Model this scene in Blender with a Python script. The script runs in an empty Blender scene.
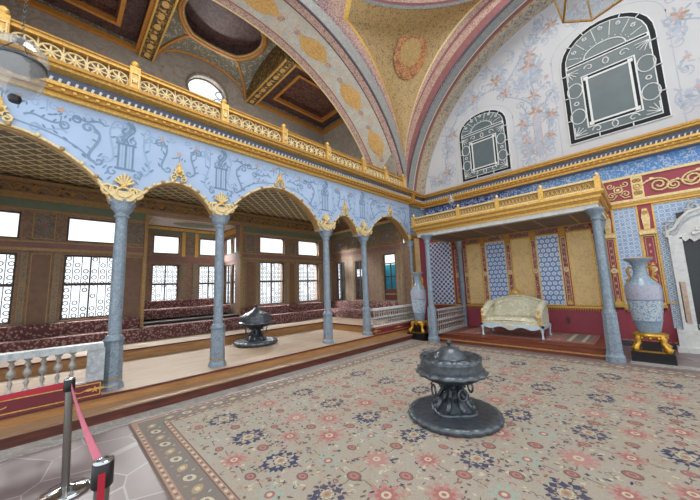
import bpy, math, random
from math import pi, sin, cos, sqrt, atan2, radians
from mathutils import Vector, Matrix
C = bpy.context.scene.collection
random.seed(7)

# ------------------------------------------------------------------ materials
def srgb(h):
    h = h.lstrip('#')
    c = [int(h[i:i+2], 16)/255 for i in (0, 2, 4)]
    return tuple((x/12.92 if x <= .04045 else ((x+.055)/1.055)**2.4) for x in c) + (1,)
class NT:
    """tiny wrapper to write node graphs"""
    def __init__(s, name):
        s.m = bpy.data.materials.new(name); s.m.use_nodes = True
        s.t = s.m.node_tree; s.b = s.t.nodes['Principled BSDF']
        s.tc = s.t.nodes.new('ShaderNodeTexCoord')
    def n(s, typ, **kw):
        o = s.t.nodes.new(typ)
        for k, v in kw.items(): setattr(o, k, v)
        return o
    def l(s, a, b): s.t.links.new(a, b)
    def setin(s, sock, v):
        if hasattr(v, 'links') or isinstance(v, bpy.types.NodeSocket): s.l(v, sock)
        else: sock.default_value = v
    def math(s, op, a, b=0.0, c=None):
        o = s.n('ShaderNodeMath', operation=op)
        s.setin(o.inputs[0], a); s.setin(o.inputs[1], b)
        if c is not None: s.setin(o.inputs[2], c)
        return o.outputs[0]
    def coord(s, scale=(1, 1, 1)):
        mp = s.n('ShaderNodeMapping'); mp.inputs['Scale'].default_value = scale
        s.l(s.tc.outputs['Object'], mp.inputs['Vector']); return mp.outputs[0]
    def noise(s, scale, detail=4, rough=.6, vec=None, dist=0):
        o = s.n('ShaderNodeTexNoise'); o.inputs['Scale'].default_value = scale
        o.inputs['Detail'].default_value = detail; o.inputs['Roughness'].default_value = rough
        o.inputs['Distortion'].default_value = dist
        s.l(vec if vec is not None else s.tc.outputs['Object'], o.inputs['Vector']); return o.outputs['Fac']
    def voro(s, scale, feature='F1', vec=None, out='Distance', rnd=1.0):
        o = s.n('ShaderNodeTexVoronoi', feature=feature); o.inputs['Scale'].default_value = scale
        o.inputs['Randomness'].default_value = rnd
        s.l(vec if vec is not None else s.tc.outputs['Object'], o.inputs['Vector']); return o.outputs[out]
    def mix(s, f, a, b):
        o = s.n('ShaderNodeMix', data_type='RGBA')
        s.setin(o.inputs[0], f); s.setin(o.inputs[6], a); s.setin(o.inputs[7], b); return o.outputs[2]
    def step(s, v, lo, hi):
        o = s.n('ShaderNodeMapRange'); o.inputs[1].default_value = lo; o.inputs[2].default_value = hi
        s.l(v, o.inputs[0]); return o.outputs[0]
    def bump(s, h, strength=.3, dist=.01):
        o = s.n('ShaderNodeBump'); o.inputs['Strength'].default_value = strength; o.inputs['Distance'].default_value = dist
        s.l(h, o.inputs['Height']); s.l(o.outputs[0], s.b.inputs['Normal'])
    def fin(s, col=None, rough=.6, metal=0):
        if col is not None: s.setin(s.b.inputs['Base Color'], col)
        s.setin(s.b.inputs['Roughness'], rough); s.setin(s.b.inputs['Metallic'], metal)
        return s.m
def plain(name, col, rough=.6, metal=0, var=.12, scale=6, bump=0):
    t = NT(name); c = srgb(col)
    d = tuple(x*(1-var) for x in c[:3])+(1,); e = tuple(min(1, x*(1+var)) for x in c[:3])+(1,)
    nz = t.noise(scale)
    if bump: t.bump(nz, bump, .01)
    return t.fin(t.mix(t.step(nz, .3, .7), d, e), rough, metal)
def ornate(name, base, a1, a2, scale, rough=.6, metal=0, w1=.10, w2=.3, amt=.5):
    """painted tendrils and blossoms scattered over a ground colour"""
    t = NT(name)
    n1 = t.noise(scale, 2, .5, dist=1.2)
    line = t.math('LESS_THAN', t.math('ABSOLUTE', t.math('SUBTRACT', n1, .5)), w1*.22)
    spots = t.math('LESS_THAN', t.voro(scale*1.3), w2)
    soft = t.step(t.noise(scale*.35, 3), .35, .65)
    base2 = t.mix(soft, srgb(base), tuple(x*.8 for x in srgb(base)[:3])+(1,))
    c = t.mix(t.math('MULTIPLY', line, amt+.3), base2, srgb(a1))
    c = t.mix(t.math('MULTIPLY', spots, amt), c, srgb(a2))
    return t.fin(c, rough, metal)
def marble(name, a, b, rough=.35, scale=5):
    t = NT(name); nz = t.noise(scale, 8, .65, dist=1.0)
    v = t.noise(scale*.6, 6, .7, dist=2.5)
    vein = t.math('LESS_THAN', t.math('ABSOLUTE', t.math('SUBTRACT', v, .5)), .015)
    c = t.mix(t.step(nz, .35, .65), srgb(a), srgb(b))
    c = t.mix(t.math('MULTIPLY', vein, .35), c, srgb('#d8dde0'))
    return t.fin(c, rough)
def wood(name, a, b, rough=.4, sc=(1, 12, 12), scale=2.5, plank=None):
    t = NT(name); nz = t.noise(scale, 6, .65, t.coord(sc))
    c = t.mix(t.step(nz, .35, .65), srgb(a), srgb(b))
    if plank:
        sp = t.n('ShaderNodeSeparateXYZ'); t.l(t.tc.outputs['Object'], sp.inputs[0])
        fr = t.math('FRACT', t.math('DIVIDE', sp.outputs[plank[0]], plank[1]))
        ln = t.math('LESS_THAN', fr, .03)
        c = t.mix(t.math('MULTIPLY', ln, .5), c, tuple(x*.5 for x in srgb(a)[:3])+(1,))
    return t.fin(c, rough)
def tile(name, base, ring, dot, p, axes=(0, 2), diag=False, r0=.30, r1=.42, rd=.14, stagger=True, rough=.25, grout='#e8edf2'):
    """repeating round motif tiles"""
    t = NT(name); sp = t.n('ShaderNodeSeparateXYZ'); t.l(t.tc.outputs['Object'], sp.inputs[0])
    u = t.math('DIVIDE', sp.outputs[axes[0]], p); v = t.math('DIVIDE', sp.outputs[axes[1]], p)
    if diag:
        u, v = t.math('ADD', u, v), t.math('SUBTRACT', u, v)
    if stagger:
        row = t.math('FLOOR', v); u = t.math('ADD', u, t.math('MULTIPLY', row, .5))
    fu = t.math('SUBTRACT', t.math('FRACT', u), .5); fv = t.math('SUBTRACT', t.math('FRACT', v), .5)
    d = t.math('SQRT', t.math('ADD', t.math('MULTIPLY', fu, fu), t.math('MULTIPLY', fv, fv)))
    isring = t.math('MULTIPLY', t.math('GREATER_THAN', d, r0), t.math('LESS_THAN', d, r1))
    c = t.mix(isring, srgb(base), srgb(ring))
    c = t.mix(t.math('LESS_THAN', d, rd), c, srgb(dot))
    c = t.mix(t.math('MULTIPLY', t.step(t.noise(25), .4, .7), .25), c, srgb(grout))
    return t.fin(c, rough)

M = {}
M['gold'] = plain('gilding', '#d8ae5e', .42, .45, .28, 30, .3)
M['gold_pale'] = plain('pale_gilding', '#dcc795', .5, .3, .22, 25, .3)
M['gold_deep'] = plain('deep_gilding', '#b5883f', .48, .4, .25, 25, .3)
M['gold_paint'] = ornate('gold_painted_beam', '#4b3c26', '#b38b45', '#d8b45c', 7, .5, .2, .12, .25)
M['blue_wall'] = plain('pale_blue_plaster', '#a5bbda', .7, 0, .06, 2)
M['scroll'] = plain('slate_paint', '#7a93af', .7, 0, .1, 8)
M['scroll_lt'] = plain('pale_slate_paint', '#92abca', .7, 0, .08, 8)
M['scroll_dk'] = plain('deep_slate_paint', '#6f89a4', .7, 0, .1, 8)
M['peach'] = plain('peach_paint', '#c4a08c', .7, 0, .1, 8)
M['cove'] = plain('slate_cove', '#646f88', .6, 0, .1, 4)
M['pearl'] = plain('white_bead', '#d9d8d2', .5, 0, .06, 5)
M['column'] = marble('blue_grey_marble', '#667889', '#7f90a0', .32, 14)
M['grey_marble'] = marble('grey_marble', '#8f979c', '#b7bec2', .4, 8)
M['grey_metal'] = plain('grey_turned_stone', '#a09e99', .35, .2, .2, 10)
M['white_marble'] = marble('white_marble', '#b9bcbe', '#d6d6d4', .35, 6)
M['riser_dark'] = wood('dark_red_wood', '#44201a', '#6b3427', .4, (12, 1, 12))
M['riser_gold'] = wood('honey_wood', '#94663c', '#b88a56', .45, (12, 1, 12))
M['tread'] = wood('pale_step_wood', '#86684f', '#a3866a', .5, (12, 1, 12))
M['nosing'] = plain('dark_red_edge', '#5c2224', .5)
M['mat'] = wood('straw_matting', '#a18b76', '#b39e88', .6, (14, 1, 1), 2.0, (0, .42))
M['throne_wood'] = wood('red_brown_wood', '#5d2e20', '#87482f', .4, (1, 12, 12))
M['red_wall'] = plain('oxblood_paint', '#963f4e', .6, 0, .12, 3)
M['red_panel'] = plain('maroon_paint', '#6d2630', .5, 0, .12, 3)
M['tan'] = ornate('tan_panel_paint', '#e0bd82', '#e4c892', '#cca870', 9, .6, 0, .3, .2, .35)
M['red_strip'] = ornate('red_strip_paint', '#8a3440', '#c49a86', '#a5626a', 14, .6, 0, .22, .22, .6)
M['tile_blue'] = tile('blue_ring_tiles', '#5480bd', '#dfe8f4', '#c9d8ec', .13, (0, 2), r0=.2, r1=.37, rd=.1)
M['tile_check'] = tile('navy_lattice_tiles', '#dfe6ee', '#dfe6ee', '#2a539c', .165, (0, 2), True, .5, .5, .40, False)
M['tile_fan'] = tile('pale_fan_tiles', '#7b98c0', '#b9cadf', '#94aed0', .19, (0, 2), True, .30, .46, .2, False)
M['tile_corner'] = tile('dark_teal_tiles', '#3f6585', '#86a5bd', '#a9c0d0', .11, (1, 2), False, .3, .45, .12)
M['tile_small'] = tile('small_scale_tiles', '#6b8cb0', '#cfdbe6', '#9bb3c8', .085, (0, 2), False, .3, .48, .15)
def frieze_tile():
    t = NT('floral_tile_frieze')
    sp = t.n('ShaderNodeSeparateXYZ'); t.l(t.tc.outputs['Object'], sp.inputs[0])
    f = t.step(sp.outputs[0], 1.8, 3.6)             # deep cobalt at one end, blending to paler blue at the other
    base = t.mix(f, srgb('#20409a'), srgb('#5793d8'))
    n1 = t.noise(13, 3, .6, dist=1.6)
    c = t.mix(t.math('GREATER_THAN', n1, .53), base, srgb('#b9cbe8'))
    c = t.mix(t.math('MULTIPLY', t.math('LESS_THAN', t.voro(11), .22), .7), c, srgb('#4fa5bd'))
    fr = t.math('FRACT', t.math('DIVIDE', sp.outputs[0], .25))
    c = t.mix(t.math('MULTIPLY', t.math('LESS_THAN', fr, .025), .6), c, srgb('#d0dae8'))
    return t.fin(c, .25)
M['tile_frieze'] = frieze_tile()
M['tympanum'] = plain('white_painted_plaster', '#bfc1c5', .8, 0, .05, 1.2)
M['paint_blue'] = plain('dusty_blue_paint', '#9aa7b8', .8, 0, .12, 6)
M['paint_pink'] = plain('dusty_rose_paint', '#bca3a0', .8, 0, .12, 6)
M['paint_lt'] = plain('pale_lilac_paint', '#a9b0be', .8, 0, .08, 6)
M['paint_brown'] = plain('old_rose_brown_paint', '#a89386', .8, 0, .12, 6)
M['glass_dark'] = plain('grey_green_leaded_glass', '#566469', .45, 0, .12, 2)
M['slot'] = plain('dark_slot_glass', '#131b22', .85, 0, .2, 3)
M['plaster_white'] = plain('white_plaster_tracery', '#d4d8d9', .6, 0, .04, 6)
M['pend'] = ornate('gilded_painted_vault', '#8a7353', '#b59a66', '#79583f', 13, .5, .1, .5, .3, .5)
M['ros_org'] = ornate('orange_rosette_paint', '#946043', '#c48f58', '#8a4f30', 9, .6, 0, .3, .3)
M['ros_gold'] = ornate('gold_rosette_paint', '#b09660', '#a98248', '#d6bd83', 14, .5, .1, .2, .3)
M['band_pink'] = ornate('rose_scroll_band', '#96706a', '#c2a898', '#7d5050', 20, .65, 0, .4, .3, .6)
M['band_zig'] = ornate('mauve_band', '#6d5560', '#b59a9a', '#40303c', 22, .65, 0, .3, .3, .6)
M['band_grey'] = ornate('pale_grey_band', '#a9a8a3', '#7c858a', '#8b8c8a', 24, .65, 0, .3, .28, .6)
M['band_red'] = plain('dull_red_band', '#88585a', .65, 0, .15, 10)
M['band_line'] = plain('dark_line_paint', '#4c4450', .65)
M['soffit'] = ornate('pale_floral_soffit', '#bcc3bd', '#c9a682', '#7e9aa2', 10, .7, 0, .2, .24, .6)
M['soffit_b'] = ornate('brown_scroll_soffit', '#8f7a62', '#c2b6a0', '#6f4c34', 8, .7, 0, .6, .3, .5)
M['medal'] = ornate('gold_medallion_paint', '#c79a55', '#d8b274', '#b5823c', 20, .5, .1, .3, .2)
M['up_wall'] = ornate('faded_floral_plaster', '#a59c90', '#8f877c', '#86685a', 3.0, .8, 0, .25, .18, .5)
M['ceil_red'] = ornate('dark_red_coffer', '#4c2c26', '#7c5848', '#3b2222', 10, .6, 0, .3, .3)
M['ceil_dark'] = ornate('dark_oval_panel', '#3b2424', '#58403a', '#4a2f2a', 7, .6, 0, .3, .25)
M['ceil_grn'] = ornate('painted_vault_corner', '#b9ae9e', '#6c6c5c', '#77745f', 9, .7, 0, .5, .3, .6)
M['orange'] = plain('ochre_moulding', '#b57a35', .5, .1, .15, 12)
M['in_brown'] = ornate('brown_panel_wall', '#8d7460', '#9b8270', '#7d6454', 7, .7, 0, .3, .2, .35)
M['in_pier'] = plain('brown_marbled_panel', '#7a5b45', .5, 0, .16, 7)
M['in_trim'] = ornate('grey_green_trim', '#7f7f74', '#a58f70', '#66746f', 14, .7, 0, .3, .25, .4)
M['in_pink'] = plain('dusty_mauve_band', '#8b6a66', .7, 0, .12, 6)
M['in_panel'] = ornate('small_painted_panel', '#8f8478', '#6a6258', '#8d5a4a', 12, .7, 0, .3, .15, .5)
M['in_grn'] = plain('sage_panel', '#6f7d6c', .7, 0, .1, 6)
M['in_frieze'] = ornate('brown_acanthus_frieze', '#54443a', '#90755a', '#3d3029', 6, .6, 0, .8, .3, .6)
M['in_gold'] = plain('brown_gilt_moulding', '#a98857', .5, .15, .2, 15)
M['lattice_bg'] = plain('dark_lattice_ground', '#77725a', .7, 0, .2, 9)
M['lattice'] = plain('pale_lattice_strip', '#e0d4a8', .5, .1, .15, 20)
M['win_frame'] = plain('dark_window_frame', '#4a4038', .6)
M['grille'] = plain('iron_grille', '#453c3c', .7, 0, .1)
def divan_mat():
    t = NT('dark_red_floral_upholstery')
    c = t.mix(t.math('LESS_THAN', t.voro(20), .42), srgb('#643a3b'), srgb('#a08780'))
    c = t.mix(t.math('LESS_THAN', t.voro(33), .22), c, srgb('#96595c'))
    return t.fin(c, .85)
M['divan'] = divan_mat()
M['divan_dk'] = plain('dark_plinth', '#2b2422', .8)
M['iron'] = plain('blackened_bronze', '#5d656d', .34, .6, .3, 14, .5)
M['iron_dk'] = plain('dark_bronze', '#474d53', .38, .55, .3, 14, .5)
M['steel'] = plain('brushed_steel', '#84807c', .3, .9, .1, 8)
M['chrome'] = plain('polished_steel', '#c2c8cc', .12, 1, .05, 8)
M['black'] = plain('black_plastic', '#17171a', .4)
M['belt_red'] = plain('red_belt', '#a81830', .7)
M['belt_pink'] = plain('faded_pink_belt', '#cf7186', .7)
M['china'] = ornate('blue_white_porcelain', '#a3b2ba', '#8095aa', '#6d8aab', 22, .2, 0, .45, .3, .65)
M['china_b'] = ornate('blue_porcelain_scene', '#86a3bd', '#b5c0c8', '#4f7bb0', 20, .2, 0, .5, .34, .7)
M['china_p'] = ornate('pink_porcelain_band', '#93a6bb', '#a9a5b4', '#7f7f9e', 24, .2, 0, .5, .3, .6)
M['gold_bright'] = plain('bright_gilt_bronze', '#c99b40', .35, .75, .25, 30, .5)
M['black_base'] = plain('ebonised_wood', '#141318', .3)
M['sofa_fab'] = ornate('cream_sage_damask', '#ebe2cb', '#bcbfa8', '#c9b191', 9, .75, 0, .5, .3, .55)
M['sofa_wood'] = plain('pale_blue_painted_wood', '#b9cdd8', .4)
M['mirror'] = plain('dark_hearth', '#24282c', .25)
M['pink_marble'] = marble('rusty_marble', '#9c7a66', '#bda794', .35, 14)
M['brown_dark'] = plain('dark_brown_soffit', '#75604c', .7, 0, .15, 5)
M['cyan'] = plain('turquoise_cloth', '#22bbe0', .8)
def glass_mat(name, col, alpha, milk=0):
    t = NT(name); tr = t.n('ShaderNodeBsdfTransparent'); gl = t.n('ShaderNodeBsdfGlossy'); gl.inputs['Roughness'].default_value = .06
    gl.inputs['Color'].default_value = (1, 1, 1, 1); tr.inputs['Color'].default_value = srgb(col)
    mx = t.n('ShaderNodeMixShader'); mx.inputs[0].default_value = alpha
    t.l(tr.outputs[0], mx.inputs[1]); t.l(gl.outputs[0], mx.inputs[2])
    if milk:
        df = t.n('ShaderNodeBsdfDiffuse'); df.inputs['Color'].default_value = srgb('#dde0e0'); m2 = t.n('ShaderNodeMixShader'); m2.inputs[0].default_value = milk; t.l(mx.outputs[0], m2.inputs[1]); t.l(df.outputs[0], m2.inputs[2]); mx = m2
    out = [n for n in t.t.nodes if n.type == 'OUTPUT_MATERIAL'][0]; t.l(mx.outputs[0], out.inputs[0]); t.t.nodes.remove(t.b)
    return t.m
M['pane'] = glass_mat('window_glass', '#fbfdff', .05)
M['lamp_glass'] = glass_mat('clear_lantern_glass', '#eef2f5', .12, .16)
# carpet colours
def carpet_mat(name, col, v=.16):
    t = NT(name); c = srgb(col); nz = t.noise(70, 3, .7); nb = t.noise(1.6, 4, .6)
    a = t.mix(t.step(nz, .3, .7), tuple(x*(1-v) for x in c[:3])+(1,), tuple(min(1, x*(1+v)) for x in c[:3])+(1,))
    a = t.mix(t.math('MULTIPLY', t.step(nb, .45, .75), .22), a, srgb('#96826c')); return t.fin(a, .95)
for k, v in dict(c_base='#9e978b', c_navy='#3c3f5a', c_pink='#a8807a', c_rose='#9c6864', c_teal='#959f94', c_oval='#8b5f5b', c_dark='#665650',
                 c_cream='#bab29c', c_bord='#77706b', c_strip='#a08273', c_tan='#9f8c70').items(): M[k] = carpet_mat('carpet_'+k[2:], v)
def floor_mat():
    t = NT('stone_slab_floor'); vec = t.coord((1.2, 1.75, 1))
    e = t.voro(1.15, 'DISTANCE_TO_EDGE', vec, rnd=.55); cell = t.voro(1.15, 'F1', vec, 'Color', .55)
    sp = t.n('ShaderNodeSeparateColor'); t.l(cell, sp.inputs[0])
    c = t.mix(sp.outputs[0], srgb('#685c5e'), srgb('#827675'))
    c = t.mix(t.math('MULTIPLY', t.step(t.noise(7, 6, .7), .35, .7), .4), c, srgb('#78696b'))
    c = t.mix(t.math('LESS_THAN', e, .011), c, srgb('#989190'))
    return t.fin(c, .4)
M['floor'] = floor_mat()
M['floor_edge'] = marble('pale_border_stone', '#8b8885', '#a6a29e', .45, 4)

# ------------------------------------------------------------------ mesh builder
class MB:
    def __init__(s): s.v = []; s.f = []; s.m = []; s.mats = []; s.sm = []; s.k = 0
    def mi(s, m):
        if m not in s.mats: s.mats.append(m)
        return s.mats.index(m)
    def add(s, vs, fs, mat, smooth=False):
        o = len(s.v); s.v += [tuple(p) for p in vs]; k = s.mi(mat)
        for f in fs: s.f.append([i+o for i in f]); s.m.append(k); s.sm.append(smooth)
        return s
    def box(s, x0, x1, y0, y1, z0, z1, mat):
        vs = [(x, y, z) for x in (x0, x1) for y in (y0, y1) for z in (z0, z1)]
        return s.add(vs, [(0, 1, 3, 2), (4, 6, 7, 5), (0, 4, 5, 1), (2, 3, 7, 6), (0, 2, 6, 4), (1, 5, 7, 3)], mat)
    def grid(s, rows, mat, closed=False, smooth=True, flip=False):
        n = len(rows[0]); vs = [p for r in rows for p in r]; fs = []
        for i in range(len(rows)-1):
            for j in range(n if closed else n-1):
                a, b = i*n+j, i*n+(j+1) % n
                fs.append((a, b, b+n, a+n) if not flip else (a, a+n, b+n, b))
        return s.add(vs, fs, mat, smooth)
    def lathe(s, prof, c, mat, seg=32, mod=None, smooth=True, sx=1, sy=1, rot=0):
        rows = []
        for (r, z) in prof:
            row = []
            for j in range(seg):
                a = 2*pi*j/seg+rot; rr = r*(mod(a, z) if mod else 1)
                row.append((c[0]+rr*cos(a)*sx, c[1]+rr*sin(a)*sy, c[2]+z))
            rows.append(row)
        s.grid(rows, mat, True, smooth)
        for row, fl in ((rows[0], True), (rows[-1], False)):
            idx = list(range(seg)); s.add(row, [idx[::-1] if fl else idx], mat, False)
        return s
    def tube(s, pts, r, mat, seg=6, closed=False, smooth=True):
        pts = [Vector(p) for p in pts]; n = len(pts); rows = []
        prev = None
        for i, p in enumerate(pts):
            a = pts[(i-1) % n] if (closed or i) else pts[i]; b = pts[(i+1) % n] if (closed or i < n-1) else pts[i]
            t = (b-a); t = t.normalized() if t.length > 1e-9 else Vector((0, 0, 1))
            if prev is None: up = Vector((0, 0, 1)) if abs(t.z) < .9 else Vector((1, 0, 0)); nrm = t.cross(up).normalized()
            else: nrm = (prev-t*prev.dot(t)); nrm = nrm.normalized() if nrm.length > 1e-9 else t.orthogonal().normalized()
            prev = nrm; bn = t.cross(nrm)
            rr = r[i] if isinstance(r, (list, tuple)) else r
            rows.append([tuple(p+nrm*(rr*cos(2*pi*k/seg))+bn*(rr*sin(2*pi*k/seg))) for k in range(seg)])
        if closed: rows.append(rows[0])
        s.grid(rows, mat, True, smooth)
        if not closed:
            s.add(rows[0], [list(range(seg))[::-1]], mat); s.add(rows[-1], [list(range(seg))], mat)
        return s
    def ball(s, c, r, mat, seg=10, sz=1, sx=1, sy=1):
        prof = [(max(1e-4, r*sin(pi*i/6)), -r*sz*cos(pi*i/6)) for i in range(7)]
        return s.lathe(prof, c, mat, seg, sx=sx, sy=sy)
    def prism(s, pts, f, d0, d1, mat):
        """pts: polygon in plane coords; f(u,v,d)->3D"""
        n = len(pts); vs = [f(u, v, d0) for u, v in pts]+[f(u, v, d1) for u, v in pts]
        fs = [list(range(n))[::-1], list(range(n, 2*n))]+[(i, (i+1) % n, n+(i+1) % n, n+i) for i in range(n)]
        return s.add(vs, fs, mat)
    def flat(s, pts, f, d, mat):
        s.k += 1; d += 8e-7*(s.k % 400)
        return s.add([f(u, v, d) for u, v in pts], [list(range(len(pts)))], mat)
    def ribbon(s, pts, w, f, d, mat):
        n = len(pts); L = []; R = []; s.k += 1; d += 8e-7*(s.k % 400)
        for i in range(n):
            a = pts[max(0, i-1)]; b = pts[min(n-1, i+1)]; tx, ty = b[0]-a[0], b[1]-a[1]; l = math.hypot(tx, ty) or 1
            ww = (w[i] if isinstance(w, (list, tuple)) else w)/2
            L.append(f(pts[i][0]-ty/l*ww, pts[i][1]+tx/l*ww, d)); R.append(f(pts[i][0]+ty/l*ww, pts[i][1]-tx/l*ww, d))
        return s.grid([L, R], mat, False, False)
    def rect(s, u0, u1, v0, v1, f, d0, d1, mat):
        return s.prism([(u0, v0), (u1, v0), (u1, v1), (u0, v1)], f, d0, d1, mat)
    def frame(s, u0, u1, v0, v1, w, f, d0, d1, mat):
        s.rect(u0, u1, v0, v0+w, f, d0, d1, mat); s.rect(u0, u1, v1-w, v1, f, d0, d1, mat)
        s.rect(u0, u0+w, v0+w, v1-w, f, d0, d1, mat); return s.rect(u1-w, u1, v0+w, v1-w, f, d0, d1, mat)
    def build(s, name, parent=None, loc=None):
        me = bpy.data.meshes.new(name)
        off = Vector((0, 0, 0))
        if parent is not None:
            p = parent
            while p is not None: off += p.location; p = p.parent
        if loc is not None: off = off+Vector(loc)
        vs = [(x-off.x, y-off.y, z-off.z) for x, y, z in s.v] if off.length else s.v
        me.from_pydata(vs, [], s.f)
        for m in s.mats: me.materials.append(M[m])
        me.polygons.foreach_set('material_index', s.m); me.polygons.foreach_set('use_smooth', s.sm)
        me.update()
        o = bpy.data.objects.new(name, me); C.objects.link(o)
        if parent is not None: o.parent = parent
        if loc is not None: o.location = loc
        return o
def tag(o, label, cat, group=None, kind=None):
    if label: o['label'] = label
    if cat: o['category'] = cat
    if group: o['group'] = group
    if kind: o['kind'] = kind
    return o
def thing(name, loc, label, cat, group=None):
    o = bpy.data.objects.new(name, None); C.objects.link(o); o.location = loc; o.empty_display_size = .2
    return tag(o, label, cat, group)
def struct(o): o['kind'] = 'structure'; return o
def copy_tree(o, parent=None):
    c = o.copy(); C.objects.link(c)
    if parent is not None: c.parent = parent
    for ch in list(o.children): copy_tree(ch, c)
    return c
def ell(u, v, a, b=None, n=12, r=0, ph=0):
    b = b or a
    return [(u+a*cos(t)*cos(r)-b*sin(t)*sin(r), v+a*cos(t)*sin(r)+b*sin(t)*cos(r)) for t in [2*pi*i/n+ph for i in range(n)]]
def star(u, v, ro, ri, k, ph=0):
    return [(u+(ro if i % 2 == 0 else ri)*cos(pi*i/k+ph), v+(ro if i % 2 == 0 else ri)*sin(pi*i/k+ph)) for i in range(2*k)]
def spiral(u, v, r, turns, a0, sgn=1, n=14):
    return [(u+r*(1-.8*i/n)*cos(a0+sgn*2*pi*turns*i/n), v+r*(1-.8*i/n)*sin(a0+sgn*2*pi*turns*i/n)) for i in range(n+1)]
def bez(p, n=14):
    out = []
    for i in range(n+1):
        t = i/n; a = (1-t)**3; b = 3*(1-t)**2*t; c = 3*(1-t)*t*t; d = t**3
        out.append((a*p[0][0]+b*p[1][0]+c*p[2][0]+d*p[3][0], a*p[0][1]+b*p[1][1]+c*p[2][1]+d*p[3][1]))
    return out
# planes: (u, v, d) -> world, d towards the viewer
XA = -.50; YB = 9.6; XF = -4.3; YE = 8.2
PL = lambda u, v, d: (XA+d, u, v)
PB = lambda u, v, d: (u, YB-d, v)
PF = lambda u, v, d: (XF+d, u, v)
PE = lambda u, v, d: (u, YE-d, v)

# ------------------------------------------------------------------ floors and steps
b = MB(); b.box(-.02, 9.5, -2.5, 9.6, -.1, 0, 'floor'); struct(b.build('floor'))
b = MB(); b.box(.0, .30, -2.5, 7.4, 0, .012, 'floor_edge'); b.box(4.62, 9.5, 7.62, 7.86, 0, .012, 'floor_edge')
struct(b.build('trim_1'))
Z1, Z2, Z3 = .15, .27, .47
b = MB()
b.box(-.30, 0, -2.6, 8.45, 0, Z1-.02, 'riser_dark'); b.box(-.30, .02, -2.6, 8.45, Z1-.02, Z1, 'tread')
b.box(-.5, -.30, -2.6, 8.45, 0, Z2-.02, 'riser_gold'); b.box(-4.32, -.5, -2.6, 8.2, -.1, Z2-.02, 'riser_gold')
b.box(-4.32, -.31, -2.6, 8.2, Z2-.02, Z2, 'mat'); b.box(-.325, -.285, -2.6, 8.45, Z2-.022, Z2+.002, 'nosing')
struct(b.build('floor.001'))
b = MB()
b.box(-4.32, -2.7, -2.6, 8.2, Z2, Z3-.02, 'riser_gold'); b.box(-4.32, -2.69, -2.6, 8.2, Z3-.02, Z3, 'mat')
b.box(-2.7, -.75, 6.3, 8.2, Z2, Z3-.02, 'riser_gold'); b.box(-2.7, -.74, 6.29, 8.2, Z3-.02, Z3, 'mat')
b.box(-2.70, -2.675, -2.6, 6.3, Z3-.025, Z3+.002, 'nosing'); b.box(-2.7, -.74, 6.275, 6.3, Z3-.025, Z3+.002, 'nosing')
struct(b.build('floor.002'))
b = MB()
b.box(.72, 4.36, 7.66, 9.6, 0, .065, 'throne_wood'); b.box(.72, 4.36, 7.63, 7.7, .065, .085, 'riser_gold')
b.box(.72, 4.36, 7.78, 9.6, .065, .185, 'throne_wood'); b.box(.72, 4.36, 7.76, 9.6, .185, .2, 'throne_wood')
b.box(-.5, .72, 8.4, 9.6, 0, .19, 'throne_wood')
struct(b.build('floor.003'))

# ------------------------------------------------------------------ left arcade wall
arches = [(-1.80, .46, 3.80), (.76, 1.96, 3.48), (2.22, 4.48, 3.82), (4.84, 5.84, 3.50), (6.28, 8.37, 3.76)]
ZS = 3.02; ZT = 4.36
def arch_pts(a, n=24):
    y0, y1, zt = a; c = (y0+y1)/2; h = (y1-y0)/2; out = []
    for i in range(n+1):
        u = -cos(pi*i/n)
        k = .5*sqrt(max(0, 1-u*u))+.5*cos(u*pi/2)
        out.append((c+u*h, ZS+(zt-ZS)*k))
    return out
b = MB(); edge = [-2.6]; prev = -2.6
X1 = XA-.22
def solid(y0, y1, z0):
    b.box(X1, XA, y0, y1, z0, ZT, 'blue_wall')
for a in arches:
    solid(prev, a[0], ZS-.02); prev = a[1]
    p = arch_pts(a)
    F = [(XA, y, z) for y, z in p]; T = [(XA, y, ZT) for y, z in p]; Bk = [(X1, y, z) for y, z in p]; BT = [(X1, y, ZT) for y, z in p]
    b.grid([F, T], 'blue_wall', smooth=False, flip=True); b.grid([Bk, F], 'in_gold', smooth=False); b.grid([BT, Bk], 'in_brown', smooth=False)
solid(prev, 8.45, ZS-.02)
b.box(XA-.25, XA-.04, 8.45, 9.6, 0, 3.3, 'red_wall'); b.box(XA-.25, XA-.04, 8.45, 9.6, 3.3, ZT, 'tile_corner')
b.box(XA-.6, XA, 8.33, 8.5, 0, ZS, 'in_brown')
# gallery floor slab over the arcade
b.box(-4.32, XA-.02, -2.6, 8.45, 4.36, 4.6, 'in_brown')
wl = struct(b.build('wall_left'))
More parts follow.
